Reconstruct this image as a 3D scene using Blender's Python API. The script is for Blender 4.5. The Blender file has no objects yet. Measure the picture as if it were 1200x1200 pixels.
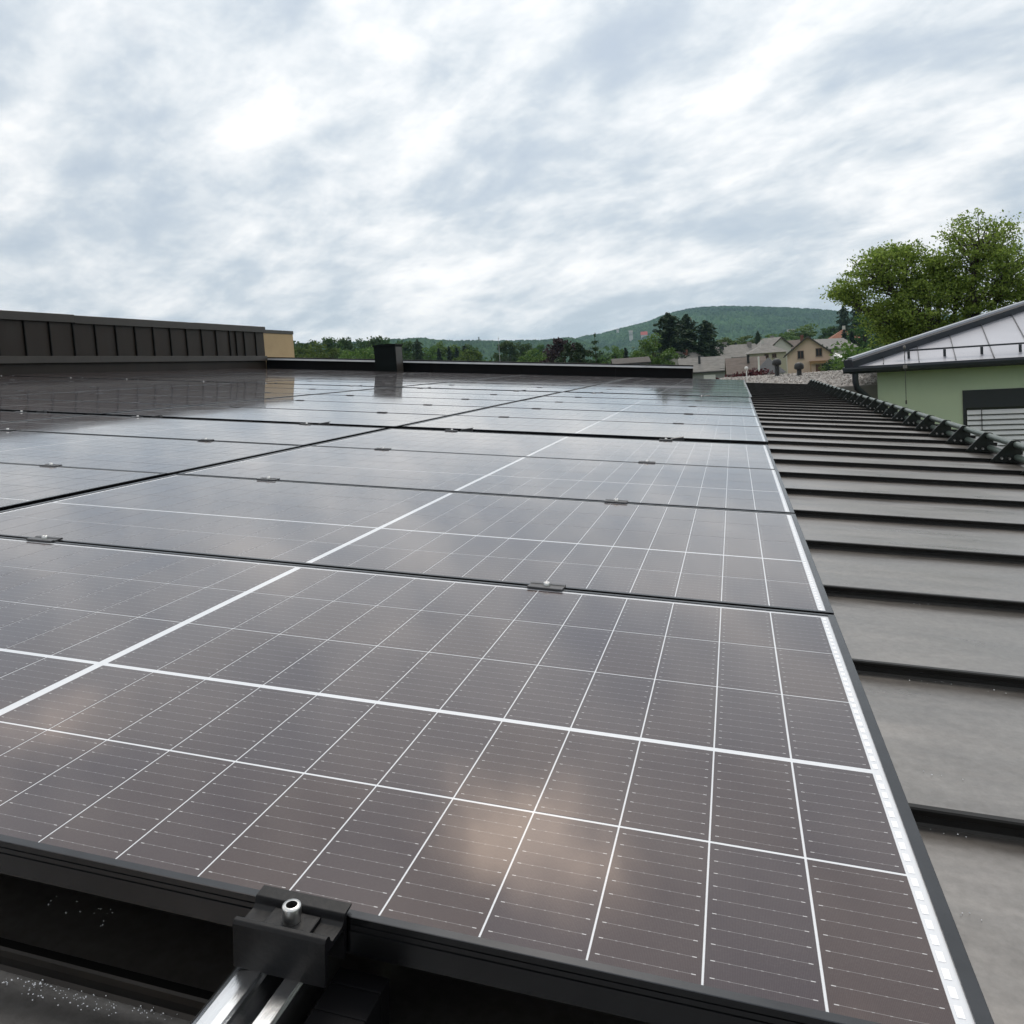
import bpy, math, random
import numpy as np
from mathutils import Matrix, Vector

R = math.radians
random.seed(4)
NP = np.random.default_rng(11)
scene = bpy.context.scene
col = scene.collection

# ------------------------------------------------------------------ camera
CAM = Vector((-0.146696, -0.654184, 0.543407))
cam_d = bpy.data.cameras.new('camera')
cam = bpy.data.objects.new('camera', cam_d)
col.objects.link(cam)
r_ = Vector((0.962199, 0.263976, -0.066999)); u_ = Vector((0.046133, 0.084471, 0.995357)); b_ = Vector((0.268410, -0.960823, 0.069100))
cam.matrix_world = Matrix(((r_.x, u_.x, b_.x, CAM.x), (r_.y, u_.y, b_.y, CAM.y), (r_.z, u_.z, b_.z, CAM.z), (0, 0, 0, 1)))
cam_d.sensor_width = 36.0
cam_d.lens = 36.0 * 944.83 / 1200.0
cam_d.shift_y = -100.0 / 1200.0
cam_d.clip_start = 0.02
cam_d.clip_end = 12000
scene.camera = cam

# ------------------------------------------------------------------ sky, sun, exposure
SUN_AZ, SUN_EL = R(-6.0), R(58.0)
world = bpy.data.worlds.new('World')
scene.world = world
world.use_nodes = True
wn, wl = world.node_tree.nodes, world.node_tree.links
wn.clear()


def N(nodes, typ, **kw):
    n = nodes.new(typ)
    for k, v in kw.items():
        if k == 'i':
            for kk, vv in v.items():
                n.inputs[kk].default_value = vv
        else:
            setattr(n, k, v)
    return n


def math_node(nodes, links, op, a, b=None, c=None, clamp=False):
    n = nodes.new('ShaderNodeMath'); n.operation = op; n.use_clamp = clamp
    for i, v in enumerate((a, b, c)):
        if v is None: continue
        if isinstance(v, (int, float)): n.inputs[i].default_value = v
        else: links.new(v, n.inputs[i])
    return n.outputs[0]


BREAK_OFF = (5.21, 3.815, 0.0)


def build_world():
    M = lambda op, a, b=None, c=None, clamp=False: math_node(wn, wl, op, a, b, c, clamp)
    sky = N(wn, 'ShaderNodeTexSky', sky_type='NISHITA', sun_disc=False, sun_elevation=SUN_EL, sun_rotation=SUN_AZ,
            altitude=400, air_density=1.0, dust_density=1.5, ozone_density=1.5)
    tc = N(wn, 'ShaderNodeTexCoord')
    nrm = N(wn, 'ShaderNodeVectorMath', operation='NORMALIZE'); wl.new(tc.outputs['Generated'], nrm.inputs[0])
    sep = N(wn, 'ShaderNodeSeparateXYZ'); wl.new(nrm.outputs[0], sep.inputs[0])
    z = M('MAXIMUM', sep.outputs['Z'], 0.0)
    den = M('ADD', z, 0.30)
    px = M('DIVIDE', sep.outputs['X'], den); py = M('DIVIDE', sep.outputs['Y'], den)
    # cloud streets run off towards the left horizon: u along the street, v across it
    def layer(az, su, sv, off, nscale, detail, rough, dist):
        a = R(az)
        u = M('MULTIPLY', M('ADD', M('MULTIPLY', px, math.sin(a)), M('MULTIPLY', py, math.cos(a))), su)
        v = M('MULTIPLY', M('SUBTRACT', M('MULTIPLY', px, math.cos(a)), M('MULTIPLY', py, math.sin(a))), sv)
        cb = N(wn, 'ShaderNodeCombineXYZ'); wl.new(M('ADD', u, off[0]), cb.inputs[0]); wl.new(M('ADD', v, off[1]), cb.inputs[1]); cb.inputs[2].default_value = off[2]
        nz = N(wn, 'ShaderNodeTexNoise'); nz.inputs['Scale'].default_value = nscale; nz.inputs['Detail'].default_value = detail
        nz.inputs['Roughness'].default_value = rough; nz.inputs['Distortion'].default_value = dist
        wl.new(cb.outputs[0], nz.inputs['Vector'])
        return nz.outputs['Fac']
    big = layer(-58, 0.9, 1.45, (4.4, 3.3, 0.0), 1.9, 5, 0.52, 0.35)
    mid = layer(-54, 0.95, 1.2, (7.3, 2.2, 1.0), 4.6, 8, 0.58, 0.25)
    fine = layer(-50, 1.0, 1.15, (1.3, 9.2, 2.0), 13.0, 7, 0.6, 0.2)
    d0 = M('ADD', M('ADD', M('MULTIPLY', big, 0.54), M('MULTIPLY', mid, 0.34)), M('MULTIPLY', fine, 0.12))   # ~0.5 mean
    cr = N(wn, 'ShaderNodeValToRGB'); wl.new(d0, cr.inputs[0])
    e = cr.color_ramp; e.interpolation = 'B_SPLINE'
    e.elements[0].position = 0.36; e.elements[0].color = (0.47, 0.53, 0.60, 1)
    e.elements[1].position = 0.64; e.elements[1].color = (1.02, 1.01, 0.99, 1)
    m = e.elements.new(0.44); m.color = (0.55, 0.61, 0.67, 1)
    m = e.elements.new(0.50); m.color = (0.70, 0.74, 0.775, 1)
    m = e.elements.new(0.56); m.color = (0.84, 0.855, 0.87, 1)
    # the thinnest, sunlit parts of the cloud are brighter than white
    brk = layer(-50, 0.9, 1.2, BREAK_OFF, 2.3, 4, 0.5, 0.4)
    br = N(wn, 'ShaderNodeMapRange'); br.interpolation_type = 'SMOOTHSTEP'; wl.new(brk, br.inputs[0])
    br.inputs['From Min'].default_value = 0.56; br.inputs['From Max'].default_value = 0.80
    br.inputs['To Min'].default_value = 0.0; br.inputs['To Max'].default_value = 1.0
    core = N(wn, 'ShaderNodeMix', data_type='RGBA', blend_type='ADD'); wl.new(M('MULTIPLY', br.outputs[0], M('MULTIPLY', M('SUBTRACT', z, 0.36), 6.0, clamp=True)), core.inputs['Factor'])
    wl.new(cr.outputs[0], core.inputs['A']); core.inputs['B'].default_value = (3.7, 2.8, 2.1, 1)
    # thin veil lets a little blue of the clear sky through where the cover is thinnest
    sk = N(wn, 'ShaderNodeMix', data_type='RGBA', blend_type='MULTIPLY'); sk.inputs['Factor'].default_value = 1
    wl.new(sky.outputs[0], sk.inputs['A']); sk.inputs['B'].default_value = (0.10, 0.10, 0.10, 1)
    cover = N(wn, 'ShaderNodeMapRange'); wl.new(d0, cover.inputs[0])
    cover.inputs['From Min'].default_value = 0.33; cover.inputs['From Max'].default_value = 0.47
    cover.inputs['To Min'].default_value = 0.86; cover.inputs['To Max'].default_value = 1.0
    # sun glow through the cloud
    sd = Vector((math.sin(SUN_AZ) * math.cos(SUN_EL), math.cos(SUN_AZ) * math.cos(SUN_EL), math.sin(SUN_EL)))
    dt = N(wn, 'ShaderNodeVectorMath', operation='DOT_PRODUCT'); wl.new(nrm.outputs[0], dt.inputs[0]); dt.inputs[1].default_value = sd
    glow = M('ADD', M('MULTIPLY', dt.outputs['Value'], 0.38), 0.74)      # overcast is brightest round the hidden sun
    # below the horizon: dull ground bounce
    hz = N(wn, 'ShaderNodeMapRange'); wl.new(sep.outputs['Z'], hz.inputs[0])
    hz.inputs['From Min'].default_value = -0.06; hz.inputs['From Max'].default_value = 0.0
    mx = N(wn, 'ShaderNodeMix', data_type='RGBA'); wl.new(cover.outputs[0], mx.inputs['Factor'])
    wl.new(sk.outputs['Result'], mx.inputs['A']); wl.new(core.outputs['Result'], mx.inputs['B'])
    g1 = N(wn, 'ShaderNodeVectorMath', operation='SCALE'); wl.new(mx.outputs['Result'], g1.inputs[0]); wl.new(glow, g1.inputs['Scale'])
    mg = N(wn, 'ShaderNodeMix', data_type='RGBA'); wl.new(hz.outputs[0], mg.inputs['Factor'])
    mg.inputs['A'].default_value = (0.10, 0.11, 0.10, 1); wl.new(g1.outputs[0], mg.inputs['B'])
    bg = N(wn, 'ShaderNodeBackground'); bg.inputs['Strength'].default_value = 1.12
    wl.new(mg.outputs['Result'], bg.inputs['Color'])
    out = N(wn, 'ShaderNodeOutputWorld'); wl.new(bg.outputs[0], out.inputs['Surface'])


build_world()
world.cycles.sampling_method = 'MANUAL'; world.cycles.sample_map_resolution = 512
sun_d = bpy.data.lights.new('sun', 'SUN')
sun_d.energy = 1.1; sun_d.angle = R(20); sun_d.color = (1.0, 0.93, 0.84)
sun = bpy.data.objects.new('sun', sun_d); col.objects.link(sun)
sun.rotation_euler = (Vector((math.sin(SUN_AZ) * math.cos(SUN_EL), math.cos(SUN_AZ) * math.cos(SUN_EL), math.sin(SUN_EL)))).to_track_quat('Z', 'Y').to_euler()
vs = scene.view_settings
vs.view_transform = 'Standard'; vs.look = 'None'; vs.exposure = 0.10; vs.gamma = 1.0; vs.use_curve_mapping = False
scene.cycles.max_bounces = 5; scene.cycles.diffuse_bounces = 2; scene.cycles.glossy_bounces = 3; scene.cycles.transmission_bounces = 2; scene.cycles.transparent_max_bounces = 8; scene.cycles.volume_bounces = 0
scene.cycles.use_adaptive_sampling = True; scene.cycles.adaptive_threshold = 0.02
scene.cycles.caustics_reflective = False; scene.cycles.caustics_refractive = False

# ------------------------------------------------------------------ helpers
TH = 0.086                                   # roof pitch towards the eave
ROOF = Matrix.Rotation(TH, 4, 'Y')
GROUND = -4.0


class MB:
    """collects faces for one mesh"""
    def __init__(self):
        self.v = []; self.f = []; self.s = []; self.uv = None

    def add(self, verts, faces, smooth=False):
        o = len(self.v)
        self.v += [tuple(p) for p in verts]
        self.f += [tuple(i + o for i in f) for f in faces]
        self.s += [smooth] * len(faces)
        return self

    def box(self, x0, x1, y0, y1, z0, z1, m=None, nobottom=False):
        p = [(x, y, z) for z in (z0, z1) for y in (y0, y1) for x in (x0, x1)]
        if m is not None: p = [m @ Vector(q) for q in p]
        f = [(4, 5, 7, 6), (0, 1, 5, 4), (1, 3, 7, 5), (3, 2, 6, 7), (2, 0, 4, 6)]
        if not nobottom: f.append((0, 2, 3, 1))
        return self.add(p, f)

    def extrude(self, prof, axis, a, b, smooth=False):
        """closed profile of 2-D points extruded along axis 'x' (prof = y,z), 'y' (prof = x,z) or 'z' (prof = x,y)"""
        n = len(prof)
        def P(q, t):
            return {'x': (t, q[0], q[1]), 'y': (q[0], t, q[1]), 'z': (q[0], q[1], t)}[axis]
        v = [P(q, a) for q in prof] + [P(q, b) for q in prof]
        f = [(i, (i + 1) % n, n + (i + 1) % n, n + i) for i in range(n)]
        self.add(v, f, smooth)
        self.add(v, [tuple(range(n - 1, -1, -1)), tuple(range(n, 2 * n))])
        return self

    def tube(self, pts, radii, n=10, caps=True):
        pts = [Vector(p) for p in pts]
        if isinstance(radii, (int, float)): radii = [radii] * len(pts)
        vs_, fs = [], []
        prev = None
        for i, p in enumerate(pts):
            d = (pts[min(i + 1, len(pts) - 1)] - pts[max(i - 1, 0)]).normalized()
            if prev is None:
                a = Vector((0, 0, 1)) if abs(d.z) < 0.9 else Vector((1, 0, 0))
                sx = d.cross(a).normalized()
            else:
                sx = (prev - d * prev.dot(d)).normalized()
            prev = sx
            sy = d.cross(sx)
            for k in range(n):
                t = 2 * math.pi * k / n
                vs_.append(p + (sx * math.cos(t) + sy * math.sin(t)) * radii[i])
        for i in range(len(pts) - 1):
            for k in range(n):
                a = i * n + k; b = i * n + (k + 1) % n
                fs.append((a, b, b + n, a + n))
        self.add(vs_, fs, True)
        if caps:
            self.add(vs_[:n], [tuple(range(n - 1, -1, -1))]); self.add(vs_[-n:], [tuple(range(n))])
        return self

    def lathe(self, prof, n=16, c=(0, 0, 0), smooth=True):
        vs_, fs = [], []
        for (rr, zz) in prof:
            for k in range(n):
                t = 2 * math.pi * k / n
                vs_.append((c[0] + rr * math.cos(t), c[1] + rr * math.sin(t), c[2] + zz))
        for i in range(len(prof) - 1):
            for k in range(n):
                a = i * n + k; b = i * n + (k + 1) % n
                fs.append((a, b, b + n, a + n))
        return self.add(vs_, fs, smooth)

    def mesh(self, name):
        me = bpy.data.meshes.new(name)
        me.from_pydata(self.v, [], self.f)
        me.polygons.foreach_set('use_smooth', self.s)
        me.update()
        return me

    def build(self, name, mat, parent=None, loc=None, bevel=0.0, seg=2):
        return link(name, self.mesh(name), mat, parent, loc, bevel, seg)


def link(name, me, mat, parent=None, loc=None, bevel=0.0, seg=2):
    o = bpy.data.objects.new(name, me)
    if mat is not None and not me.materials: me.materials.append(mat)
    col.objects.link(o)
    if parent is not None: o.parent = parent
    if loc is not None: o.location = loc
    if bevel:
        b = o.modifiers.new('bevel', 'BEVEL'); b.width = bevel; b.segments = seg; b.limit_method = 'ANGLE'; b.angle_limit = R(35)
    return o


def quads_mesh(name, verts, smooth=False):
    """verts: (n,4,3) array of separate quads"""
    n = len(verts)
    me = bpy.data.meshes.new(name)
    me.vertices.add(n * 4); me.loops.add(n * 4); me.polygons.add(n)
    me.vertices.foreach_set('co', verts.reshape(-1).astype(np.float32))
    me.loops.foreach_set('vertex_index', np.arange(n * 4, dtype=np.int32))
    me.polygons.foreach_set('loop_start', np.arange(0, n * 4, 4, dtype=np.int32))
    me.update(calc_edges=True)
    return me


def tag(o, label=None, cat=None, group=None, kind=None):
    if label: o['label'] = label
    if cat: o['category'] = cat
    if group: o['group'] = group
    if kind: o['kind'] = kind
    return o


def empty(name, loc, rz=0.0, label=None, cat=None, group=None):
    o = bpy.data.objects.new(name, None); col.objects.link(o)
    o.location = loc; o.rotation_euler = (0, 0, rz); o.empty_display_size = 0.1
    return tag(o, label, cat, group)


def on_roof(o, loc):
    """stand a top-level thing on the pitched roof (roof coordinates)"""
    o.location = ROOF @ Vector(loc); o.rotation_euler = (0, TH, 0)
    return o


def polar(az, dist, z=GROUND):
    return Vector((CAM.x + dist * math.sin(R(az)), CAM.y + dist * math.cos(R(az)), z))


ORD = ['zeroth', 'first', 'second', 'third', 'fourth', 'fifth', 'sixth', 'seventh', 'eighth', 'ninth', 'tenth', 'eleventh', 'twelfth',
       'thirteenth', 'fourteenth', 'fifteenth', 'sixteenth', 'seventeenth', 'eighteenth', 'nineteenth', 'twentieth']


# ------------------------------------------------------------------ materials
def new_mat(name):
    m = bpy.data.materials.new(name); m.use_nodes = True
    nt = m.node_tree
    b = nt.nodes['Principled BSDF']
    return m, nt.nodes, nt.links, b


def mat(name, color, rough=0.6, metal=0.0, spec=0.5, var=0.0, vscale=8.0, bump=0.0, bscale=40.0, coat=0.0, coat_r=0.05, stretch=(1, 1, 1), dirt=None, dirt_scale=1.0):
    """plain surface with colour variation, optional dirt patches and fine relief (object coordinates)"""
    m, n, l, b = new_mat(name)
    b.inputs['Base Color'].default_value = (*color, 1); b.inputs['Roughness'].default_value = rough
    b.inputs['Metallic'].default_value = metal; b.inputs['Specular IOR Level'].default_value = spec
    if coat:
        b.inputs['Coat Weight'].default_value = coat; b.inputs['Coat Roughness'].default_value = coat_r
    tc = N(n, 'ShaderNodeTexCoord'); mp = N(n, 'ShaderNodeMapping'); l.new(tc.outputs['Object'], mp.inputs[0])
    mp.inputs['Scale'].default_value = stretch
    if var or dirt:
        nz = N(n, 'ShaderNodeTexNoise'); nz.inputs['Scale'].default_value = vscale; nz.inputs['Detail'].default_value = 7; nz.inputs['Roughness'].default_value = 0.6
        l.new(mp.outputs[0], nz.inputs['Vector'])
        mr = N(n, 'ShaderNodeMapRange'); l.new(nz.outputs['Fac'], mr.inputs[0])
        mr.inputs['From Min'].default_value = 0.28; mr.inputs['From Max'].default_value = 0.72
        mr.inputs['To Min'].default_value = 1 - var; mr.inputs['To Max'].default_value = 1 + var
        sc = N(n, 'ShaderNodeVectorMath', operation='SCALE'); sc.inputs[0].default_value = color; l.new(mr.outputs[0], sc.inputs['Scale'])
        out = sc.outputs[0]
        if dirt:
            nd = N(n, 'ShaderNodeTexNoise'); nd.inputs['Scale'].default_value = dirt_scale; nd.inputs['Detail'].default_value = 9; nd.inputs['Roughness'].default_value = 0.68
            l.new(mp.outputs[0], nd.inputs['Vector'])
            rp = N(n, 'ShaderNodeMapRange'); l.new(nd.outputs['Fac'], rp.inputs[0]); rp.inputs['From Min'].default_value = 0.50; rp.inputs['From Max'].default_value = 0.72
            mx = N(n, 'ShaderNodeMix', data_type='RGBA'); l.new(rp.outputs[0], mx.inputs['Factor']); l.new(out, mx.inputs['A']); mx.inputs['B'].default_value = (*dirt, 1)
            out = mx.outputs['Result']
            ra = N(n, 'ShaderNodeMapRange'); l.new(nd.outputs['Fac'], ra.inputs[0]); ra.inputs['From Min'].default_value = 0.35; ra.inputs['From Max'].default_value = 0.7
            ra.inputs['To Min'].default_value = rough * 0.85; ra.inputs['To Max'].default_value = min(1, rough * 1.3)
            l.new(ra.outputs[0], b.inputs['Roughness'])
        l.new(out, b.inputs['Base Color'])
    if bump:
        nb = N(n, 'ShaderNodeTexNoise'); nb.inputs['Scale'].default_value = bscale; nb.inputs['Detail'].default_value = 5
        l.new(mp.outputs[0], nb.inputs['Vector'])
        bp = N(n, 'ShaderNodeBump'); bp.inputs['Strength'].default_value = bump; bp.inputs['Distance'].default_value = 0.02
        l.new(nb.outputs['Fac'], bp.inputs['Height']); l.new(bp.outputs[0], b.inputs['Normal'])
    return m


def cell_material():
    """dark silicon behind glass: fine bus wires with solder dots along U, faint fingers along V"""
    m, n, l, b = new_mat('solar_cell')
    M = lambda op, a, bb=None, c=None, clamp=False: math_node(n, l, op, a, bb, c, clamp)
    uv = N(n, 'ShaderNodeUVMap'); sep = N(n, 'ShaderNodeSeparateXYZ'); l.new(uv.outputs[0], sep.inputs[0])
    U, V = sep.outputs['X'], sep.outputs['Y']
    fv = M('ABSOLUTE', M('SUBTRACT', M('FRACT', M('MULTIPLY', V, 10.0)), 0.5))
    fu = M('ABSOLUTE', M('SUBTRACT', U, 0.5))
    inside = M('LESS_THAN', fu, 0.455)
    wire = M('MULTIPLY', M('LESS_THAN', fv, 0.013), inside)
    # solder pads: a larger one near both cell edges, small ones between
    pu = M('ABSOLUTE', M('SUBTRACT', M('FRACT', M('MULTIPLY', U, 7.0)), 0.5))
    pad = M('MULTIPLY', M('LESS_THAN', pu, 0.08), M('LESS_THAN', fv, 0.018))
    pad = M('MULTIPLY', pad, inside)
    endp = M('MULTIPLY', M('LESS_THAN', M('ABSOLUTE', M('SUBTRACT', fu, 0.43)), 0.020), M('LESS_THAN', fv, 0.024))
    lines = M('MAXIMUM', M('MAXIMUM', M('MULTIPLY', wire, 0.22), M('MULTIPLY', pad, 0.42)), M('MULTIPLY', endp, 0.75))
    fing = M('ABSOLUTE', M('SUBTRACT', M('FRACT', M('MULTIPLY', U, 70.0)), 0.5))
    fing = M('MULTIPLY', M('LESS_THAN', fing, 0.07), 0.05)
    tc = N(n, 'ShaderNodeTexCoord')
    nz = N(n, 'ShaderNodeTexNoise'); nz.inputs['Scale'].default_value = 1.3; nz.inputs['Detail'].default_value = 4; l.new(tc.outputs['Object'], nz.inputs['Vector'])
    geo = N(n, 'ShaderNodeNewGeometry')
    ri = N(n, 'ShaderNodeObjectInfo')
    rnd = M('FRACT', M('ADD', geo.outputs['Random Per Island'], M('MULTIPLY', ri.outputs['Random'], 7.3)))
    cr = N(n, 'ShaderNodeValToRGB'); l.new(rnd, cr.inputs[0])
    e = cr.color_ramp
    e.elements[0].color = (0.042, 0.021, 0.019, 1); e.elements[1].color = (0.034, 0.020, 0.026, 1)
    mx = N(n, 'ShaderNodeMix', data_type='RGBA'); l.new(M('MAXIMUM', lines, fing), mx.inputs['Factor'])
    l.new(cr.outputs[0], mx.inputs['A']); mx.inputs['B'].default_value = (0.74, 0.74, 0.74, 1)
    # dust film: uneven, a little denser in patches
    dz = N(n, 'ShaderNodeTexNoise'); dz.inputs['Scale'].default_value = 9; dz.inputs['Detail'].default_value = 10; dz.inputs['Roughness'].default_value = 0.7
    l.new(tc.outputs['Object'], dz.inputs['Vector'])
    dm = N(n, 'ShaderNodeMapRange'); l.new(dz.outputs['Fac'], dm.inputs[0]); dm.inputs['From Min'].default_value = 0.35; dm.inputs['From Max'].default_value = 0.75
    dm.inputs['To Min'].default_value = 0.004; dm.inputs['To Max'].default_value = 0.035
    sp = N(n, 'ShaderNodeTexNoise'); sp.inputs['Scale'].default_value = 420; sp.inputs['Detail'].default_value = 2; l.new(tc.outputs['Object'], sp.inputs['Vector'])
    sm = N(n, 'ShaderNodeMapRange'); l.new(sp.outputs['Fac'], sm.inputs[0]); sm.inputs['From Min'].default_value = 0.45; sm.inputs['From Max'].default_value = 0.75; sm.inputs['To Min'].default_value = 0.6; sm.inputs['To Max'].default_value = 2.2
    d2 = N(n, 'ShaderNodeMix', data_type='RGBA'); l.new(M('MULTIPLY', dm.outputs[0], sm.outputs[0]), d2.inputs['Factor']); l.new(mx.outputs['Result'], d2.inputs['A']); d2.inputs['B'].default_value = (0.42, 0.38, 0.34, 1)
    l.new(d2.outputs['Result'], b.inputs['Base Color'])
    b.inputs['Roughness'].default_value = 0.42; b.inputs['Specular IOR Level'].default_value = 0.15
    glass_coat(n, l, b, tc)
    return m


def glass_coat(n, l, b, tc):
    b.inputs['Coat Weight'].default_value = 1.0; b.inputs['Coat IOR'].default_value = 1.43
    gz = N(n, 'ShaderNodeTexNoise'); gz.inputs['Scale'].default_value = 3.0; gz.inputs['Detail'].default_value = 6; l.new(tc.outputs['Object'], gz.inputs['Vector'])
    gr = N(n, 'ShaderNodeMapRange'); l.new(gz.outputs['Fac'], gr.inputs[0]); gr.inputs['From Min'].default_value = 0.3; gr.inputs['From Max'].default_value = 0.7
    gr.inputs['To Min'].default_value = 0.03; gr.inputs['To Max'].default_value = 0.08
    l.new(gr.outputs[0], b.inputs['Coat Roughness'])


def backsheet_material():
    m, n, l, b = new_mat('white_backsheet')
    b.inputs['Base Color'].default_value = (0.70, 0.72, 0.75, 1); b.inputs['Roughness'].default_value = 0.5
    tc = N(n, 'ShaderNodeTexCoord'); glass_coat(n, l, b, tc)
    return m


def leaf_material(name, dark, light, trans=0.35):
    m, n, l, b = new_mat(name)
    geo = N(n, 'ShaderNodeNewGeometry'); oi = N(n, 'ShaderNodeObjectInfo')
    cr = N(n, 'ShaderNodeValToRGB'); l.new(geo.outputs['Random Per Island'], cr.inputs[0])
    cr.color_ramp.elements[0].color = (*dark, 1); cr.color_ramp.elements[1].color = (*light, 1)
    hs = N(n, 'ShaderNodeHueSaturation'); l.new(cr.outputs[0], hs.inputs['Color'])
    v = N(n, 'ShaderNodeMapRange'); l.new(oi.outputs['Random'], v.inputs[0]); v.inputs['To Min'].default_value = 0.8; v.inputs['To Max'].default_value = 1.2
    l.new(v.outputs[0], hs.inputs['Value'])
    h = N(n, 'ShaderNodeMapRange'); l.new(oi.outputs['Random'], h.inputs[0]); h.inputs['To Min'].default_value = 0.485; h.inputs['To Max'].default_value = 0.515
    l.new(h.outputs[0], hs.inputs['Hue'])
    l.new(hs.outputs[0], b.inputs['Base Color']); b.inputs['Roughness'].default_value = 0.6; b.inputs['Specular IOR Level'].default_value = 0.25
    tr = N(n, 'ShaderNodeBsdfTranslucent'); l.new(hs.outputs[0], tr.inputs['Color'])
    ms = N(n, 'ShaderNodeMixShader'); ms.inputs[0].default_value = trans
    l.new(b.outputs[0], ms.inputs[1]); l.new(tr.outputs[0], ms.inputs[2])
    l.new(ms.outputs[0], n['Material Output'].inputs['Surface'])
    return m


def roof_pan_material():
    m, n, l, b = new_mat('coated_roof_sheet')
    tc = N(n, 'ShaderNodeTexCoord'); oi = N(n, 'ShaderNodeObjectInfo')
    off = N(n, 'ShaderNodeVectorMath', operation='SCALE'); off.inputs[0].default_value = (37, 53, 11); l.new(oi.outputs['Random'], off.inputs['Scale'])
    ad = N(n, 'ShaderNodeVectorMath', operation='ADD'); l.new(tc.outputs['Object'], ad.inputs[0]); l.new(off.outputs[0], ad.inputs[1])
    mp = N(n, 'ShaderNodeMapping'); mp.inputs['Scale'].default_value = (0.8, 3.0, 1); l.new(ad.outputs[0], mp.inputs[0])
    n1 = N(n, 'ShaderNodeTexNoise'); n1.inputs['Scale'].default_value = 3.0; n1.inputs['Detail'].default_value = 9; n1.inputs['Roughness'].default_value = 0.62; l.new(mp.outputs[0], n1.inputs['Vector'])
    n2 = N(n, 'ShaderNodeTexNoise'); n2.inputs['Scale'].default_value = 60; n2.inputs['Detail'].default_value = 6; n2.inputs['Roughness'].default_value = 0.7; l.new(ad.outputs[0], n2.inputs['Vector'])
    cr = N(n, 'ShaderNodeValToRGB'); l.new(n1.outputs['Fac'], cr.inputs[0])
    e = cr.color_ramp
    e.elements[0].position = 0.34; e.elements[0].color = (0.245, 0.228, 0.212, 1)
    e.elements[1].position = 0.72; e.elements[1].color = (0.315, 0.298, 0.282, 1)
    b.inputs['Metallic'].default_value = 0.90
    mm = N(n, 'ShaderNodeMix', data_type='RGBA', blend_type='MULTIPLY'); mm.inputs['Factor'].default_value = 0.6
    l.new(cr.outputs[0], mm.inputs['A'])
    c2 = N(n, 'ShaderNodeMapRange'); l.new(n2.outputs['Fac'], c2.inputs[0]); c2.inputs['From Min'].default_value = 0.3; c2.inputs['From Max'].default_value = 0.7; c2.inputs['To Min'].default_value = 0.7; c2.inputs['To Max'].default_value = 1.15
    l.new(c2.outputs[0], mm.inputs['B'])
    l.new(mm.outputs['Result'], b.inputs['Base Color'])
    rr = N(n, 'ShaderNodeMapRange'); l.new(n1.outputs['Fac'], rr.inputs[0]); rr.inputs['From Min'].default_value = 0.3; rr.inputs['From Max'].default_value = 0.7; rr.inputs['To Min'].default_value = 0.26; rr.inputs['To Max'].default_value = 0.38
    l.new(rr.outputs[0], b.inputs['Roughness']); b.inputs['Specular IOR Level'].default_value = 0.5
    n3 = N(n, 'ShaderNodeTexNoise'); n3.inputs['Scale'].default_value = 2.2; n3.inputs['Detail'].default_value = 2; l.new(mp.outputs[0], n3.inputs['Vector'])
    bp = N(n, 'ShaderNodeBump'); bp.inputs['Strength'].default_value = 0.4; bp.inputs['Distance'].default_value = 0.012; l.new(n3.outputs['Fac'], bp.inputs['Height'])
    b2 = N(n, 'ShaderNodeBump'); b2.inputs['Strength'].default_value = 0.12; b2.inputs['Distance'].default_value = 0.002; l.new(n2.outputs['Fac'], b2.inputs['Height']); l.new(bp.outputs[0], b2.inputs['Normal'])
    l.new(b2.outputs[0], b.inputs['Normal'])
    return m


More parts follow.
